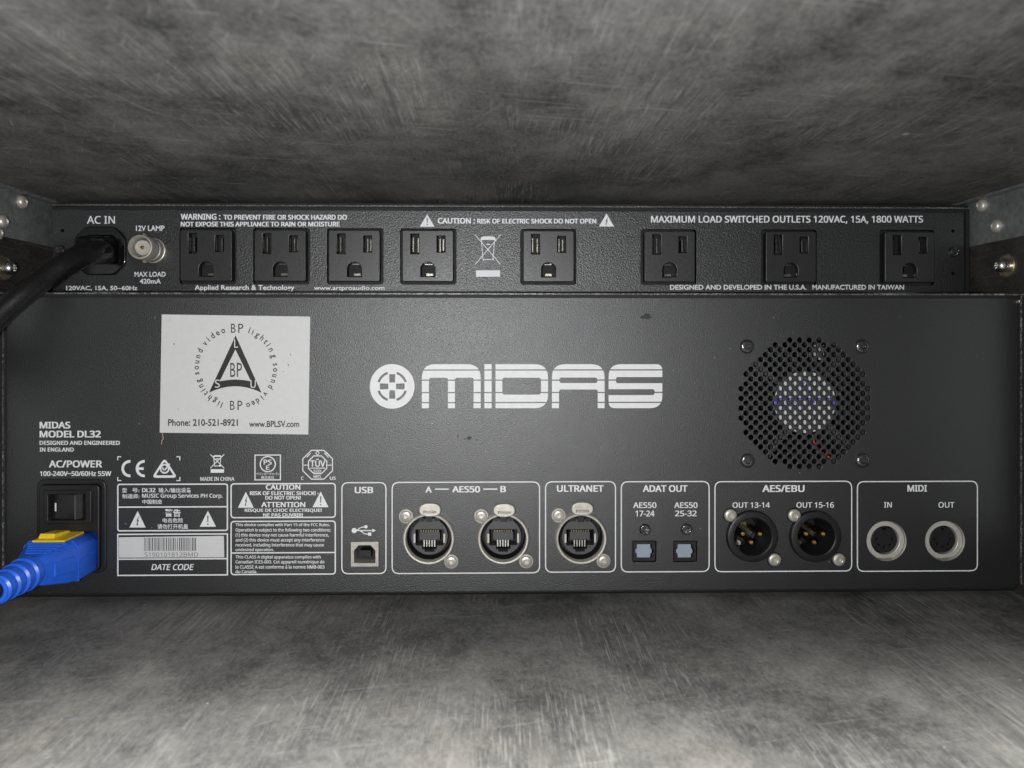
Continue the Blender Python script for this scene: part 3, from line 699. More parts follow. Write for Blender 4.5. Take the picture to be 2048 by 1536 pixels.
T('CAUTION', 531.6, 969, 600.8, 979.4, off=.03); T('RISK OF ELECTRIC SHOCK! -', 499.9, 982.5, 638, 990.2, off=.03); T('DO NOT OPEN!', 530.7, 991.7, 601.8, 999.2, off=.03)
T('ATTENTION', 522.5, 1003.8, 610.7, 1014.4, off=.03); T('RISQUE DE CHOC ELECTRIQUE!', 489.4, 1017.2, 643.5, 1025, off=.03); T('NE PAS OUVRIR!', 526.3, 1026.4, 606, 1033.4, off=.03)
tri_sign(491.7, 983.5, 476, 507.4, 1015.4, 'bolt', L, 0, st, M_PRINT); tri_sign(641.4, 983, 625, 657.2, 1014.4, 'mark', L, 0, st, M_PRINT)
for s, x1, y0, y1 in (('This device complies with Part 15 of the FCC Rules.', 659.9, 1046.2, 1054), ('Operation is subject to the following two conditions:', 661.3, 1056.2, 1065),
    ('(1) this device may not cause harmful interference,', 657.9, 1066.3, 1075), ('and (2) this device must accept any interference', 649, 1076.2, 1085),
    ('received, including interference that may cause', 648, 1086.2, 1094.8), ('undesired operation.', 547.8, 1096, 1104),
    ('This CLASS A digital apparatus complies with', 641.5, 1110.5, 1118.8), ('Canadian ICES-003. Cet appareil numérique de', 649, 1120, 1128.8),
    ('la CLASSE A est conforme à la norme NMB-003', 649, 1130, 1137.2), ('du Canada.', 514.3, 1139.6, 1146.4)):
    T(s, 471.2, y0, x1, y1, off=.018, res=2)

# marks row
mb = MB()
def arc(cx, cy, r0, r1, a0, a1, n=16):
    o_ = [L(cx + r1 * math.cos(math.radians(a0 + (a1 - a0) * k / n)), cy - r1 * math.sin(math.radians(a0 + (a1 - a0) * k / n))) for k in range(n + 1)]
    i_ = [L(cx + r0 * math.cos(math.radians(a0 + (a1 - a0) * k / n)), cy - r0 * math.sin(math.radians(a0 + (a1 - a0) * k / n))) for k in range(n + 1)]
    return o_, i_
def addarc(mb, *a, y=-PF):
    o_, i_ = arc(*a); n = len(o_); mb.add([(x, y, z) for x, z in o_ + i_], [(k, k + 1, n + k + 1, n + k) for k in range(n - 1)])
addarc(mb, 260, 937.2, 11.8, 17.2, 86, 274); addarc(mb, 288.6, 937.2, 11.8, 17.2, 86, 274)
flat(mb, [[L(276, 939.8), L(287.5, 939.8), L(287.5, 934.6), L(276, 934.6)]], -PF - .004)
obj('conformity_mark', mb, M_PRINT, st, smooth=0)
mb = MB()
o_ = rnd([L(303.5, 955.5), L(355, 955.5), L(329.2, 915.5)], 2.0); i_ = rnd([L(311.5, 950.6), L(347, 950.6), L(329.2, 923)], 0.8)
mb.plate([o_, i_], -PF, -PF + .03)
addarc(mb, 329.4, 937.6, 6.6, 9.8, 45, 380, y=-PF - .01); flat(mb, stroke([L(325, 935.5), L(329, 941), L(339, 928)], .6), -PF - .014)
obj('compliance_mark', mb, M_PRINT, st, smooth=0)
mb = MB()
for cx, cy, sx, sy in ((234.6, 912.5, 1, 1), (360.8, 912.5, -1, 1), (234.6, 962, 1, -1), (360.8, 962, -1, -1)):
    q = [L(cx, cy), L(cx + 8 * sx, cy), L(cx + 8 * sx, cy + 2 * sy), L(cx + 2 * sx, cy + 2 * sy), L(cx + 2 * sx, cy + 8 * sy), L(cx, cy + 8 * sy)]
    flat(mb, [q], -PF)
obj('corner_marks', mb, M_PRINT, st, smooth=0)
bin_sign(421, 909, 448, 936, 421.5, 938.3, 448, 945.5, L, 0, st, M_PRINT, 1, .34)
mb = MB(); a = L(509, 960.8); b = L(561.9, 909)
mb.plate([[(a[0], a[1]), (b[0], a[1]), (b[0], b[1]), (a[0], b[1])], [(a[0] + .45, a[1] + .45), (b[0] - .45, a[1] + .45), (b[0] - .45, b[1] - .45), (a[0] + .45, b[1] - .45)]], -PF, -PF + .03)
addarc(mb, 535.6, 928.2, 14, 16.2, 0, 360, 32)
text('PS', 527.3, 919, 543.4, 929.3, L, 0, st, M_PRINT, off=.02, mbo=mb); text('E', 532, 931, 539, 939.4, L, 0, st, M_PRINT, off=.02, mbo=mb)
text('ベリンガージャパン', 512, 944.8, 559, 950.6, L, 0, st, M_PRINT, mbo=mb); text('株式会社', 522, 952, 548.4, 957.8, L, 0, st, M_PRINT, mbo=mb)
obj('safety_mark', mb, M_PRINT, st, smooth=0)
def octg(cx, cy, rx, ry): return [L(cx + rx * math.cos(math.radians(22.5 + 45 * k)) / math.cos(math.radians(22.5)), cy - ry * math.sin(math.radians(22.5 + 45 * k)) / math.cos(math.radians(22.5))) for k in range(8)]
mb = MB()
for r0 in (30.6, 19.2): mb.plate([octg(635.3, 929.5, r0, r0 * .975), octg(635.3, 929.5, r0 - 1.9, r0 * .975 - 1.9)], -PF, -PF + .03)
for s, q in (('TÜV', (620.5, 917.5, 650.5, 933.5)), ('SÜD', (627, 938, 642.5, 945.5)), ('NRTL', (627, 950.2, 643, 956.2)), ('C', (602, 953, 607.5, 959.6)), ('US', (659.8, 953, 671.5, 959.6))):
    text(s, *q, L, 0, st, M_PRINT, off=.02, mbo=mb)
flat(mb, [[L(a, b + 1), L(c, b + 1), L(c, b - .6), L(a, b - .6)] for a, b, c in ((605, 930, 616.5), (654, 930, 665.5), (620.5, 936, 650.5))], -PF)
flat(mb, stroke([L(614, 914), L(621, 907)], .35) + stroke([L(611.5, 911.5), L(618.5, 904.8)], .35) + stroke([L(649, 906), L(657, 914.5)], .35) + stroke([L(651.5, 903.5), L(659.5, 911.5)], .35), -PF - .02)
addarc(mb, 635, 906, 2.4, 3.8, 0, 360, 16)
obj('test_mark', mb, M_PRINT, st, smooth=0)
# usb trident
mb = MB()
flat(mb, [circ(*L(708.5, 1061), 1.12, 16)], -PF); flat(mb, [circ(*L(731.8, 1053.4), .75, 14)], -PF)
flat(mb, stroke([L(708, 1061), L(746, 1061)], .42), -PF - .004)
flat(mb, stroke([L(714, 1060.5), L(721, 1055), L(731, 1053.4)], .42), -PF - .008); flat(mb, stroke([L(721, 1061.5), L(729, 1067.5), L(737, 1068)], .42), -PF - .012)
flat(mb, [[L(745, 1064.5), L(751.6, 1061), L(745, 1057.3)]], -PF); flat(mb, [[L(736, 1071.4), L(742.5, 1071.4), L(742.5, 1064.8), L(736, 1064.8)]], -PF)
obj('printed_symbol', mb, M_PRINT, st, smooth=0)

# big logo, each letter cut by four thin lines
z6 = lambda x, y: L(700 + x / 3.103, 700 + y / 3.103)
logo = thing('logo', None, None, (z6(1000, 226)[0], 0, z6(1000, 226)[1]), parent=st)
def letter(outer, rads, holes=()):
    mb = MB(); mb.plate([map_(z6, rnd(outer, rads, 8))] + [map_(z6, rnd(h, r, 5)) for h, r in holes], -PF, -PF + .03)
    me = bpy.data.meshes.new('l'); me.from_pydata(mb.v, [], mb.f); bm = bmesh.new(); bm.from_mesh(me); bpy.data.meshes.remove(me)
    for yc in (124, 187, 264, 326):
        za, zb = z6(1000, yc + 3.8)[1], z6(1000, yc - 3.8)[1]
        for zc in (za, zb):
            bmesh.ops.bisect_plane(bm, geom=bm.verts[:] + bm.edges[:] + bm.faces[:], dist=1e-5, plane_co=(0, 0, zc), plane_no=(0, 0, 1))
        bmesh.ops.delete(bm, geom=[f for f in bm.faces if za < f.calc_center_median().z < zb], context='FACES')
    bm.verts.index_update(); out = MB(); out.add([v.co[:] for v in bm.verts], [[v.index for v in f.verts] for f in bm.faces]); bm.free()
    obj('logo_letter', out, M_PRINT, logo, smooth=0)
letter([(446, 361), (446, 88), (811, 88), (811, 361), (767, 361), (767, 172), (651, 172), (651, 361), (608, 361), (608, 172), (490, 172), (490, 361)], [0, 85, 85, 0, 0, 15, 15, 0, 0, 15, 15, 0])
letter([(834, 88), (879, 88), (879, 361), (834, 361)], 0)
letter([(903, 88), (1229, 88), (1229, 361), (903, 361)], [0, 85, 85, 0], [([(945, 172), (1185, 172), (1185, 277), (945, 277)], 16)])
letter([(1253, 361), (1253, 88), (1580, 88), (1580, 361), (1537, 361), (1537, 245), (1297, 245), (1297, 361)], [0, 85, 85, 0, 0, 15, 15, 0], [([(1299, 171), (1536, 171), (1536, 205), (1299, 205)], 16)])
letter([(1938, 168), (1650, 168), (1650, 206), (1938, 206), (1938, 361), (1605, 361), (1605, 280), (1890, 280), (1890, 243), (1605, 243), (1605, 88), (1938, 88)], [0, 15, 15, 0, 85, 85, 0, 15, 15, 0, 85, 85])
cxz = L(784.4, 772.8); k_ = KL / 3.103
def sq(x0, z0, x1, z1): return [(x0, z0), (x1, z0), (x1, z1), (x0, z1)]
holes = []
for q in range(4):
    a0 = math.radians(90 * q + 18); a1 = math.radians(90 * q + 72)
    o_ = [(95 * math.cos(a0 + (a1 - a0) * i / 10), 95 * math.sin(a0 + (a1 - a0) * i / 10)) for i in range(11)]
    i_ = [(80 * math.cos(a1 + (a0 - a1) * i / 10), 80 * math.sin(a1 + (a0 - a1) * i / 10)) for i in range(11)]
    holes.append(o_ + i_)
    c, s_ = round(math.cos(math.pi / 2 * q)), round(math.sin(math.pi / 2 * q))
    b = [(24, -17), (76, -19), (76, 19), (24, 17)]
    holes.append([(x * c - z * s_, x * s_ + z * c) for x, z in b])
loops = [circ(0, 0, 138, 64)] + holes
obj('logo_disc', MB().plate([[(x * k_, z * k_) for x, z in lp] for lp in loops], 0, 0.03), M_PRINT, logo, (cxz[0], -PF, cxz[1]), smooth=0)

# stains and paper remnant
mb = MB()
for px, py, rx, rz in ((916, 872, 1.2, 5), (939, 876, 6, 4.2), (930, 878, 3, 1.6), (953, 880, 3, 1.5)):
    c = L(px, py); flat(mb, [[(c[0] + rx * KL * math.cos(a) * random.uniform(.6, 1.1), c[1] + rz * KL * math.sin(a) * random.uniform(.6, 1.1)) for a in [2 * math.pi * i / 14 for i in range(14)]]], -0.02 - .003 * len(mb.f))
for px, py, rx, rz in ((1292, 634, 13, 4.5), (1294, 631, 6, 5)):
    c = L(px, py); flat(mb, [[(c[0] + rx * KL * math.cos(a) * random.uniform(.75, 1.05), c[1] + rz * KL * math.sin(a) * random.uniform(.75, 1.05)) for a in [2 * math.pi * i / 18 for i in range(18)]]], -0.02 - .003 * len(mb.f))
obj('stain', mb, M_STAIN, st, smooth=0)
mb = MB(); flat(mb, stroke([L(325, 866), L(325.5, 872), L(327, 877), L(324, 881), L(323, 888)], .28), -.06); obj('paper_scrap', mb, M_PEACH, st, smooth=0)

# ---- sticker
SA = math.radians(-0.85); c0 = L(470, 749)
def SK(px, py):                                # sticker's own corner-to-corner plane
    return L(px, py)
stk = thing('sticker', None, None, (c0[0], -.1, c0[1]), parent=st)
q = [L(323.7, 628.8), L(620.5, 633.3), L(616.7, 868.9), L(319.7, 865.2)]
obj('sticker_paper', MB().plate([rnd(q, .2, 2)], -0.12, -0.01), M_STICK, stk, smooth=0)
ys = -0.12
def TS(s, x0, y0, x1, y1, **k): return text(s, x0, y0, x1, y1, L, ys, stk, M_INK, face='geo', **k)
def vec(pts): return [z5(*p) for p in pts]
z5 = lambda x, y: L(300 + x / 5.485, 610 + y / 5.485)
def arcpts(x0, x1, yedge, ymid, n=14):
    return [(x0 + (x1 - x0) * i / n, yedge + (ymid - yedge) * (1 - (2 * i / n - 1) ** 2)) for i in range(n + 1)]
outer = [(940, 335)] + list(reversed(arcpts(648, 1224, 962, 892)))
inner = [(938, 487)] + list(reversed(arcpts(765, 1110, 838, 818)))
mb = MB(); mb.plate([vec(outer), vec(inner)], ys - .03, ys)
obj('sticker_emblem', mb, M_INK, stk, smooth=0)
for s, b in (('L', (925, 378, 968, 468)), ('S', (714, 818, 768, 906)), ('U', (1104, 824, 1162, 910))):
    a = (300 + b[0] / 5.485, 610 + b[1] / 5.485, 300 + b[2] / 5.485, 610 + b[3] / 5.485)
    text(s, *a, L, ys - .03, stk, M_STICK, off=.01)
TS('B', 462.2, 647.4, 471.4, 665.6, off=.0); TS('P', 476.8, 647.4, 486.8, 665.6, off=0)
TS('B', 460.4, 801.5, 469.5, 819.6, off=.0); TS('P', 475.3, 801.5, 485, 819.6, off=0)
TS('B', 460.8, 725.8, 471, 753.7, off=-.003); TS('P', 474, 725.8, 484, 753.7, off=-.003)
TS('Phone: 210-521-8921', 336.5, 838, 476, 852, off=.02); TS('www.BPLSV.com', 498.4, 841.4, 598.5, 854.2, off=.02)
cc = L(472.3, 735.8)
def ringtxt(chars, angs, rad):
    for chr_, a in zip(chars, angs):
        mb = text_mb(chr_, .016, face='geo'); xs = [v[0] for v in mb.v]; xm = (min(xs) + max(xs)) / 2
        k = 3.7; th = math.radians(a); out = MB()
        def tr(v):
            X = (v[0] - xm) * k * .85; Z = (v[2] - .27) * k
            return (X * math.cos(th) + Z * math.sin(th), 0, -X * math.sin(th) + Z * math.cos(th))
        out.add([tr(v) for v in mb.v], mb.f)
        x = cc[0] + rad * math.sin(th); z = cc[1] + rad * math.cos(th)
        obj('printed_letter', out, M_INK, stk, (x, ys - PF, z), smooth=0)
RR = 78 * KL
ringtxt('lighting', [19.5, 25, 32.8, 41, 48.5, 54.5, 62.5, 72.5], RR); ringtxt('sound', [85, 93, 101.5, 110, 119], RR)
ringtxt('video', [131.8, 139, 146.5, 154, 162], RR); ringtxt('lighting', [201, 206, 213, 221.5, 229.5, 235.5, 242.5, 250.5], RR)
ringtxt('sound', [262, 270.3, 278.8, 287, 296], RR); ringtxt('video', [308.5, 316, 324, 332.5, 341], RR)

mb = MB()
for px, py, r in ((348.5, 688, 1.3), (581, 709.5, 1.1), (577, 730, 1.3), (567, 743, .8), (357, 818, .8), (430, 720, .6), (585, 835, .7), (340, 640, .6)):
    x, z = L(px, py); flat(mb, [circ(x, z, r * KL, 9, r * KL * 1.3)], ys - .04)
obj('dirt_speck', mb, M_INKG, stk, smooth=0)

# ---- barcode label
bar = thing('barcode_label', None, None, (*[L(343, 1094)[0]], -.1, L(343, 1094)[1]), parent=st)
obj('label_paper', MB().plate([rnd([L(238, 1115.2), L(448.8, 1114.4), L(447.8, 1071.6), L(238, 1074.4)], .4, 3)], -.12, -.04), M_STICK, bar, smooth=0)
mb = MB(); px = 288.6; rnd_ = random.Random(3)
while px < 393:
    wd = rnd_.choice((1.1, 1.1, 1.6, 2.4)); flat(mb, [[L(px, 1101.6), L(px + wd, 1101.6), L(px + wd, 1075.2), L(px, 1075.2)]], -.15); px += wd + rnd_.choice((1.1, 1.5, 1.5, 2.6))
obj('barcode', mb, M_INKG, bar, smooth=0)
text('S190101812BMD', 289.5, 1104.6, 396.4, 1113.2, L, -.12, bar, M_INKG, off=-.008)

# ---- usb socket
a = L(700.4, 1134.6); b = L(757.8, 1083); ux, uz = (a[0] + b[0]) / 2, (a[1] + b[1]) / 2; uw, uh = (b[0] - a[0]) / 2 - .15, (b[1] - a[1]) / 2 - .15
usb = thing('usb_socket', None, None, (ux, 0, uz), parent=st)
op = rnd([(-4.6, -3.9), (4.6, -3.9), (4.6, 1.6), (2.6, 3.9), (-2.6, 3.9), (-4.6, 1.6)], .3, 2)
obj('metal_shell', MB().plate([rrect(-uw, uw, -uh, uh, .3, 2), op], .1, 8, .12), M_NICKS, usb, (ux, 0, uz))
mb = MB(); mb.box(-2.4, 2.4, 1.6, 8, -1.5, 1.3); obj('usb_tongue', mb, M_PLAS, usb, (ux, 0, uz), smooth=0)
mb = MB(); mb.box(-5, 5, 8.2, 9, -5, 5); obj('socket_back', mb, M_DARK, usb, (ux, 0, uz), smooth=0)

# ---- torx head screws
def torx(r):
    mb = MB(); mb.lathe([(r, 0), (r, -r * .14), (r * .95, -r * .24), (r * .80, -r * .33), (r * .50, -r * .38), (r * .44, -r * .34), (r * .40, -r * .06), (0.01, -r * .04)], n=32, cap=False)
    return mb
# ---- ethernet connectors
def ethernet(cx, cz, lat, s1, s2):
    o = thing('network_socket', None, None, (cx, 0, cz), parent=st)
    c = (cx, 0, cz)
    mb = MB(); mb.lathe([(11.3, 0.4), (11.3, -1.2), (11.1, -1.8), (10.7, -2.1), (10.1, -2.05), (9.8, -1.6), (9.7, 6)], n=64, cap=False)
    obj('metal_ring', mb, M_NICKS, o, c)
    ear = MB()
    for (sx, sz) in (s1, s2):
        v = Vector((sx - cx, sz - cz)); 
        ear.lathe([(3.1, 0), (3.1, -.25), (2.9, -.4)], cx=v.x, cz=v.y, n=24)
    obj('screw_lug', ear, M_NICKS, o, c)
    obj('barrel', MB().lathe([(9.7, 1), (9.4, 7.5), (7.4, 7.6)], n=48, cap=False), M_DARK, o, c)
    # insert with the plug opening (jack outline)
    jo = [(-6.1, -3.9), (-3.2, -3.9), (-3.2, -5.6), (-2.1, -5.6), (-2.1, -6.7), (2.1, -6.7), (2.1, -5.6), (3.2, -5.6), (3.2, -3.9), (6.1, -3.9), (6.1, 3.1), (-6.1, 3.1)]
    obj('insert', MB().plate([circ(0, 0, 8.0, 48), jo], 2.2, 9, .12), M_GRAY, o, c)
    b = MB(); b.box(-6.1, 6.1, 13, 14, -7, 3.2); b.box(-6.3, -6.1, 9, 13, -7, 3.2); b.box(6.1, 6.3, 9, 13, -7, 3.2)
    obj('jack_back', b, M_DARK, o, c, smooth=0)
    t = MB(); t.box(-4.4, 4.4, 3.6, 12.9, -1.7, 1.6)
    obj('jack_tongue', t, M_GRAY, o, c, smooth=0)
    g = MB()
    for k in range(8): g.box(-3.9 + k * 1.05, -3.5 + k * 1.05, 3.1, 10, 1.9, 2.6)
    obj('contact_strip', g, M_BRASS, o, c, smooth=0)
    g = MB()
    for k in range(5): g.box(-2.7 + k * 1.15, -2.2 + k * 1.15, 3.4, 3.8, -4.7, -1.8)
    obj('spring_pins', g, M_STEEL, o, c, smooth=0)
    g = MB()
    for sx in (-1, 1): g.box(min(sx * 6.1, sx * 6.9), max(sx * 6.1, sx * 6.9), 1.7, 4, -2.6, 1.3)
    obj('shield_spring', g, M_NICKS, o, c, smooth=0)
    # guide lugs inside the ring, top hook
    g = MB(); g.box(-1.4, 1.4, -0.6, 2, 7.0, 9.4); g.box(-4.6, -2.2, 0.2, 3, 7.1, 8.8); g.box(2.2, 4.6, .2, 3, 7.1, 8.8)
    obj('guide_lug', g, M_GLOS, o, c, smooth=0)
    v = Vector((lat[0] - cx, lat[1] - cz))
    el = [(4.75 * math.copysign(abs(math.cos(a)) ** .8, math.cos(a)), 2.95 * math.copysign(abs(math.sin(a)) ** .85, math.sin(a))) for a in [2 * math.pi * i / 40 for i in range(40)]]
    el = [(v.x + x, v.y + z) for x, z in el]
    mb = MB().plate([el], -3.2, -1.9, .45)
    obj('release_latch', mb, M_NICKS, o, c, smooth=50)
    mb = MB(); mb.box(v.x - 3.2, v.x + 3.2, -1.9, 0.5, v.y - 2.0, v.y + 1.6); obj('latch_stem', mb, M_PLAS, o, c, smooth=0)
    mb = MB()
    text_l = text_mb('PUSH', .02); xs = [q[0] for q in text_l.v]; zs = [q[2] for q in text_l.v]
    w_ = 5.4 / (max(xs) - min(xs)); h_ = 1.3 / (max(zs) - min(zs))
    mb.add([(v.x - 2.7 + (q[0] - min(xs)) * w_, -3.23, v.y - 1.5 + (q[2] - min(zs)) * h_) for q in text_l.v], text_l.f)
    obj('latch_lettering', mb, M_RING, o, c, smooth=0)
    for (sx, sz) in (s1, s2): obj('screw', torx(2.55), M_NICKS, o, (sx, -.4, sz))
    return o
ethernet(*eth[0], L(861, 1017), L(812, 1032.5), L(902.5, 1122.8))
ethernet(*eth[1], L(1008.3, 1018), L(962.5, 1032), L(1052.3, 1122.3))
ethernet(*eth[2], L(1163.3, 1015), L(1117, 1030.6), L(1206.8, 1121.4))

# ---- optical sockets
for (x0, y0, x1, y1), (sx, sy), rt in ((tos[0], (1289.4, 1058.5), .35), (tos[1], (1372.3, 1058), 1.1)):
    a = L(x0, y1); b = L(x1, y0); ox, oz_ = (a[0] + b[0]) / 2, (a[1] + b[1]) / 2; w_, h_ = (b[0] - a[0]) / 2, (b[1] - a[1]) / 2
    o = thing('optical_socket', None, None, (ox, 0, oz_), parent=st); c = (ox, 0, oz_)
    sh = rnd([(-3.3, -3.1), (3.3, -3.1), (3.3, -1.3), (4.0, -.9), (4.0, .7), (3.3, 1.2), (3.3, 3.1), (-3.3, 3.1), (-3.3, 1.2), (-4.0, .7), (-4.0, -.9), (-3.3, -1.3)], .35, 3)
    obj('socket_body', MB().plate([rrect(-w_ + .35, w_ - .35, -h_ + .35, h_ - .35, .4), sh], .35, 4, .1), M_PLAS, o, c)
    sh2 = [(x * .9 - .25, z * .95) for x, z in sh]
    obj('shutter', MB().plate([sh2], .9, 1.8, .15), M_SHUT, o, c)
    obj('socket_back', MB().box(-w_ + .1, w_ - .1, 4.1, 5, -h_ + .1, h_ - .1), M_DARK, o, c, smooth=0)
    x, z = L(sx, sy); cross_screw(2.5, 'screw', st, (x, 0, z), rot=rt)

# ---- xlr connectors
def xlr_port(cx, cz, s1, s2):
    o = thing('three_pin_socket', None, None, (cx, 0, cz), parent=st); c = (cx, 0, cz)
    obj('shell', MB().lathe([(11.1, .6), (11.1, -1.5), (10.9, -2.0), (10.4, -2.2), (8.6, -2.2), (8.2, -1.9), (8.1, 16), (.1, 16)], n=64, cap=False), M_PLAS, o, c)
    ear = MB()
    for (sx, sz) in (s1, s2): ear.lathe([(3.2, 0), (3.2, -.4), (3.0, -.6)], cx=sx - cx, cz=sz - cz, n=24)
    obj('screw_lug', ear, M_PLAS, o, c)
    obj('inner_rim', MB().lathe([(7.2, 15.9), (7.2, 13.5), (6.8, 13.4), (6.8, 15.9)], n=40, cap=False), M_GLOS, o, c)
    mb = MB(); mb.lathe([(1.2, 13), (1.2, 15.8)], cx=-1.6, cz=-6.5, n=16); obj('key_post', mb, M_NICKS, o, c)
    for ddx, ddz in ((3.7, 1.1), (-3.9, 1.2), (-.2, -2.6)):
        p = (cx + ddx - .3, 0, cz + ddz)
        obj('pin', MB().lathe([(1.3, 15.9), (1.3, -.4), (1.15, -.9), (.7, -1.4), (.05, -1.45)], n=20, cap=False), M_GOLD, o, p)
    for (sx, sz) in (s1, s2): obj('screw', torx(2.75), M_NICKS, o, (sx, -.6, sz))
xlr_port(*xlr[0], L(1460, 1030), L(1548, 1118.4))
xlr_port(*xlr[1], L(1587.3, 1030), L(1676.3, 1118.4))

# ---- five pin sockets
for cx, cz in mid_:
    o = thing('five_pin_socket', None, None, (cx, 0, cz), parent=st); c = (cx, 0, cz)
    obj('outer_collar', MB().lathe([(8.85, .02), (8.7, .6), (8.7, 3.2), (8.2, 3.4)], n=48, cap=False), M_NICKS, o, c)
    R1 = 8.45; n = 48
    out = [(R1 * math.cos(2 * math.pi * i / n), max(R1 * math.sin(2 * math.pi * i / n), -7.7)) for i in range(n)]
    key = []
    for i in range(n):
        a = 2 * math.pi * i / n; key.append((6.35 * math.cos(a), 6.35 * math.sin(a)))
    obj('collar', MB().plate([out, key], 1.0, 5, .2), M_RING, o, c)
    obj('sleeve', MB().lathe([(6.4, 1.5), (6.35, 8), (5.0, 8)], n=40, cap=False), M_GLOS, o, c)
    hl = []
    for a in (-0, 45, 90, 135, 180): 
        t = math.radians(180 + a); hl.append(circ(3.5 * math.cos(t), 3.5 * math.sin(t) * .95 - .0 + (.3), .55, 14))
    face = circ(0, 0, 5.65, 40)
    notch = [(-.9, 4.4), (.9, 4.4), (.9, 5.3), (-.9, 5.3)]
    obj('socket_face', MB().plate([face, notch] + hl, 1.7, 6, .1), M_GRAY if False else M_PLAS, o, c)
    obj('socket_back', MB().lathe([(8.6, 8.2), (8.6, 9), ], n=32), M_DARK, o, c)

# ---- mains inlet with rocker switch
a = L(76, 1146); b = L(214, 958); px0, pz0 = (a[0] + b[0]) / 2, (a[1] + b[1]) / 2; w_, h_ = (b[0] - a[0]) / 2, (b[1] - a[1]) / 2
inl = thing('mains_inlet', None, None, (px0, 0, pz0), parent=st); c = (px0, 0, pz0)
def rel(x, y): p = L(x, y); return (p[0] - px0, p[1] - pz0)
def rrel(x0, y0, x1, y1, r): a = rel(x0, y1); b = rel(x1, y0); return rrect(a[0], b[0], a[1], b[1], r)
obj('inlet_flange', MB().plate([rnd([(-w_, -h_), (w_, -h_), (w_, h_), (-w_, h_)], [3.2, 4, 4, 3.2]), rrel(84, 968, 204, 1138, 2)], -1.0, 0, .4), M_PLAS, inl, c)
obj('inlet_body', MB().plate([rrel(84.2, 968.2, 203.8, 1137.8, 2), rrel(97, 980, 189, 1042, 1), rrel(88, 1061, 200, 1133, 3)], -2.2, 8, .4), M_PLAS, inl, c)
obj('switch_bezel', MB().plate([rrel(95, 978, 190.5, 1044.5, 1), rrel(105, 986, 178.5, 1037.5, .6)], -3.2, 6, .35), M_PLAS, inl, c)
ra = rel(106, 1036.5); rb = rel(177.5, 987); rm = rel(157.5, 1000)[0]
obj('rocker', MB().add([(ra[0], -1.0, ra[1]), (ra[0], -1.0, rb[1]), (rm, -2.6, rb[1]), (rm, -2.6, ra[1]), (rb[0], .8, rb[1]), (rb[0], .8, ra[1]), (ra[0], 6, ra[1]), (ra[0], 6, rb[1]), (rb[0], 6, rb[1]), (rb[0], 6, ra[1])],
    [(0, 1, 2, 3), (3, 2, 4, 5), (0, 6, 7, 1), (5, 4, 8, 9), (1, 7, 8, 4, 2), (0, 3, 5, 9, 6)]), M_GLOS, inl, c, smooth=0, recalc=True)
mx = rel(115.5, 1004)[0]; mz = (rel(100, 1021)[1], rel(100, 1004.5)[1])
obj('switch_mark', MB().add([(mx - .35, -1.5, mz[0]), (mx + .35, -1.6, mz[0]), (mx + .35, -1.6, mz[1]), (mx - .35, -1.5, mz[1])], [(0, 1, 2, 3)]), M_PRINT, inl, c, smooth=0)
obj('rocker_ridge', MB().box(rm - .25, rm + .2, -2.75, -2.4, ra[1] + .1, rb[1] - .1), simple('dark_grey_plastic', (0.09, 0.09, 0.09), .4), inl, c, smooth=0)
obj('inlet_back', MB().box(-w_ + 1.5, w_ - 1.5, 12, 13, -h_ + 1.5, h_ - 1.5), M_DARK, inl, c, smooth=0)

# ================================================================ blue power cable
bx, bz = L(146, 1100)
blu = thing('blue_power_cable', 'bright blue power plug with yellow latch, plugged in below the rocker switch', 'power cable', (bx, -2, bz))
def oc(w, h, ch_, y, dx=0, dz=0): return [(bx + dx + x, y, bz + dz + z) for x, z in rnd([(-w, -h), (w, -h), (w, h - ch_), (w - ch_, h), (-w + ch_, h), (-w, h - ch_)], 1.0, 3)]
def oc2(xl, xr, zb, zt, ch_, y): return [(bx + x, y, bz + z) for x, z in rnd([(xl, zb), (xr, zb), (xr, zt - ch_), (xr - ch_, zt), (xl + ch_, zt), (xl, zt - ch_)], .9, 3)]
rings = [oc2(-10.6, 10.6, -7.6, 7.4, 3.2, 4), oc2(-10.6, 10.6, -7.6, 7.4, 3.2, -1), oc2(-11, 11, -8.4, 8.0, 2.4, -2.6), oc2(-11, 11, -8.4, 8.0, 2.4, -15), oc2(-8.6, 10.2, -7.6, 7.6, 2.4, -21), oc2(-5.2, 9.0, -5.6, 7.0, 2.2, -29), oc2(-2.6, 8.1, -4.2, 6.4, 2.2, -34.5), oc2(-1.8, 7.6, -3.4, 5.8, 2.2, -36)]
obj('plug_body', MB().loft(rings), M_BLUE, blu, recalc=True, smooth=40)
mb = MB()
for k in range(5):
    y = -19.5 - k * 2.5; t = k / 4
    mb.loft([[(bx + xx, y + dy, bz + 7.6 - 1.0 * t + zz) for dy, zz in ((-.7, -.3), (.7, -.1), (.45, .75), (-.45, .65))] for xx in (-6.4 + 5 * t, 8.2 - 1.6 * t)])
obj('finger_ridge', mb, M_BLUE, blu, smooth=0, recalc=True)
mb = MB().loft([[(bx + 10.75, -18, bz - 3.6), (bx + 10.75, -18, bz + 2.6), (bx + 9.1, -29, bz + 2.8), (bx + 9.1, -29, bz - 2.6)], [(bx + 11.1, -18.4, bz - 3.3), (bx + 11.1, -18.4, bz + 2.3), (bx + 9.5, -28.6, bz + 2.5), (bx + 9.5, -28.6, bz - 2.3)]])
obj('moulded_panel', mb, M_BLUE, blu, smooth=0, recalc=True)
mb = MB()
mb.loft([[(bx + x, y, bz + z) for x, z in ((-6.8, 7.2), (6.2, 7.2), (6.2, 8.6), (-6.8, 8.6))] for y in (-2.7, -17)])
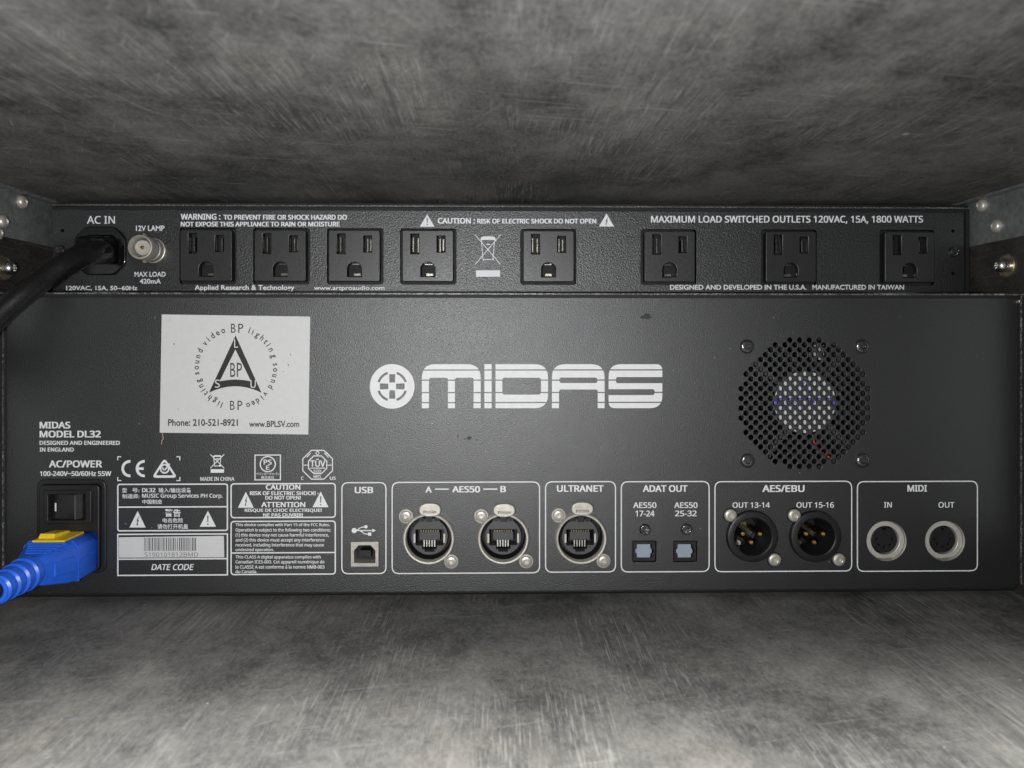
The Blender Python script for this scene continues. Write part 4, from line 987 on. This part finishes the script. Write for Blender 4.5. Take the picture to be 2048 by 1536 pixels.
mb.loft([[(bx - 6.2, -2.9, bz + 8.6), (bx + .4, -2.9, bz + 8.6), (bx + .4, -14, bz + 8.6), (bx - 6.2, -14, bz + 8.6)], [(bx - 6.0, -3.2, bz + 9.3), (bx + .2, -3.2, bz + 9.3), (bx + .2, -13.0, bz + 10.3), (bx - 6.0, -13.0, bz + 10.3)]])
obj('release_latch', mb, M_YELL, blu, smooth=0, recalc=True)
mb = MB()
for y0, xl, xr, z0 in ((-15.2, -11.15, 11.15, .3),):
    mb.loft([[(bx + xl, y0, bz - 8.55), (bx + xr, y0, bz - 8.55), (bx + xr, y0, bz + 5.7), (bx + xr - 2.4, y0, bz + 8.15), (bx + xl + 2.4, y0, bz + 8.15), (bx + xl, y0, bz + 5.7)], [(bx + xl, y0 - .5, bz - 8.55), (bx + xr, y0 - .5, bz - 8.55), (bx + xr, y0 - .5, bz + 5.7), (bx + xr - 2.4, y0 - .5, bz + 8.15), (bx + xl + 2.4, y0 - .5, bz + 8.15), (bx + xl, y0 - .5, bz + 5.7)]])
mb.loft([[(bx + 11.0, -3, bz - .25), (bx + 11.25, -3, bz), (bx + 11.0, -3, bz + .25)], [(bx + 11.0, -15, bz - .25), (bx + 11.25, -15, bz), (bx + 11.0, -15, bz + .25)]])
obj('mould_line', mb, M_BLUE, blu, smooth=0, recalc=True)
prof = []; y = -35
for k in range(4):
    r = 6.5 - k * .4; prof += [(r - .7, y), (r, y - .5), (r, y - 3.4), (r - .8, y - 4.0), (r - .8, y - 4.6)]; y -= 4.6
prof += [(4.6, y), (3.5, y - .3)]
rings = [[(bx + 2.9 - .02 * (abs(yy) - 35) + r * math.cos(2 * math.pi * i / 36), yy, bz + 1.2 - .06 * (abs(yy) - 35) + r * math.sin(2 * math.pi * i / 36)) for i in range(36)] for r, yy in prof]
obj('strain_relief', MB().loft(rings), M_BLUE, blu, recalc=True, smooth=40)
e = Vector((bx + 2.5, -53, bz + .2))
obj('cable', MB().tube([e, e + Vector((-1.5, -8, -1)), e + Vector((-9, -22, -3)), e + Vector((-24, -40, -8)), e + Vector((-50, -55, -16))], 3.5, n=24), M_RUBB, blu, smooth=60)
for o in bpy.data.objects:
    for k in ('label', 'category'):
        if k in o and not o[k]: del o[k]
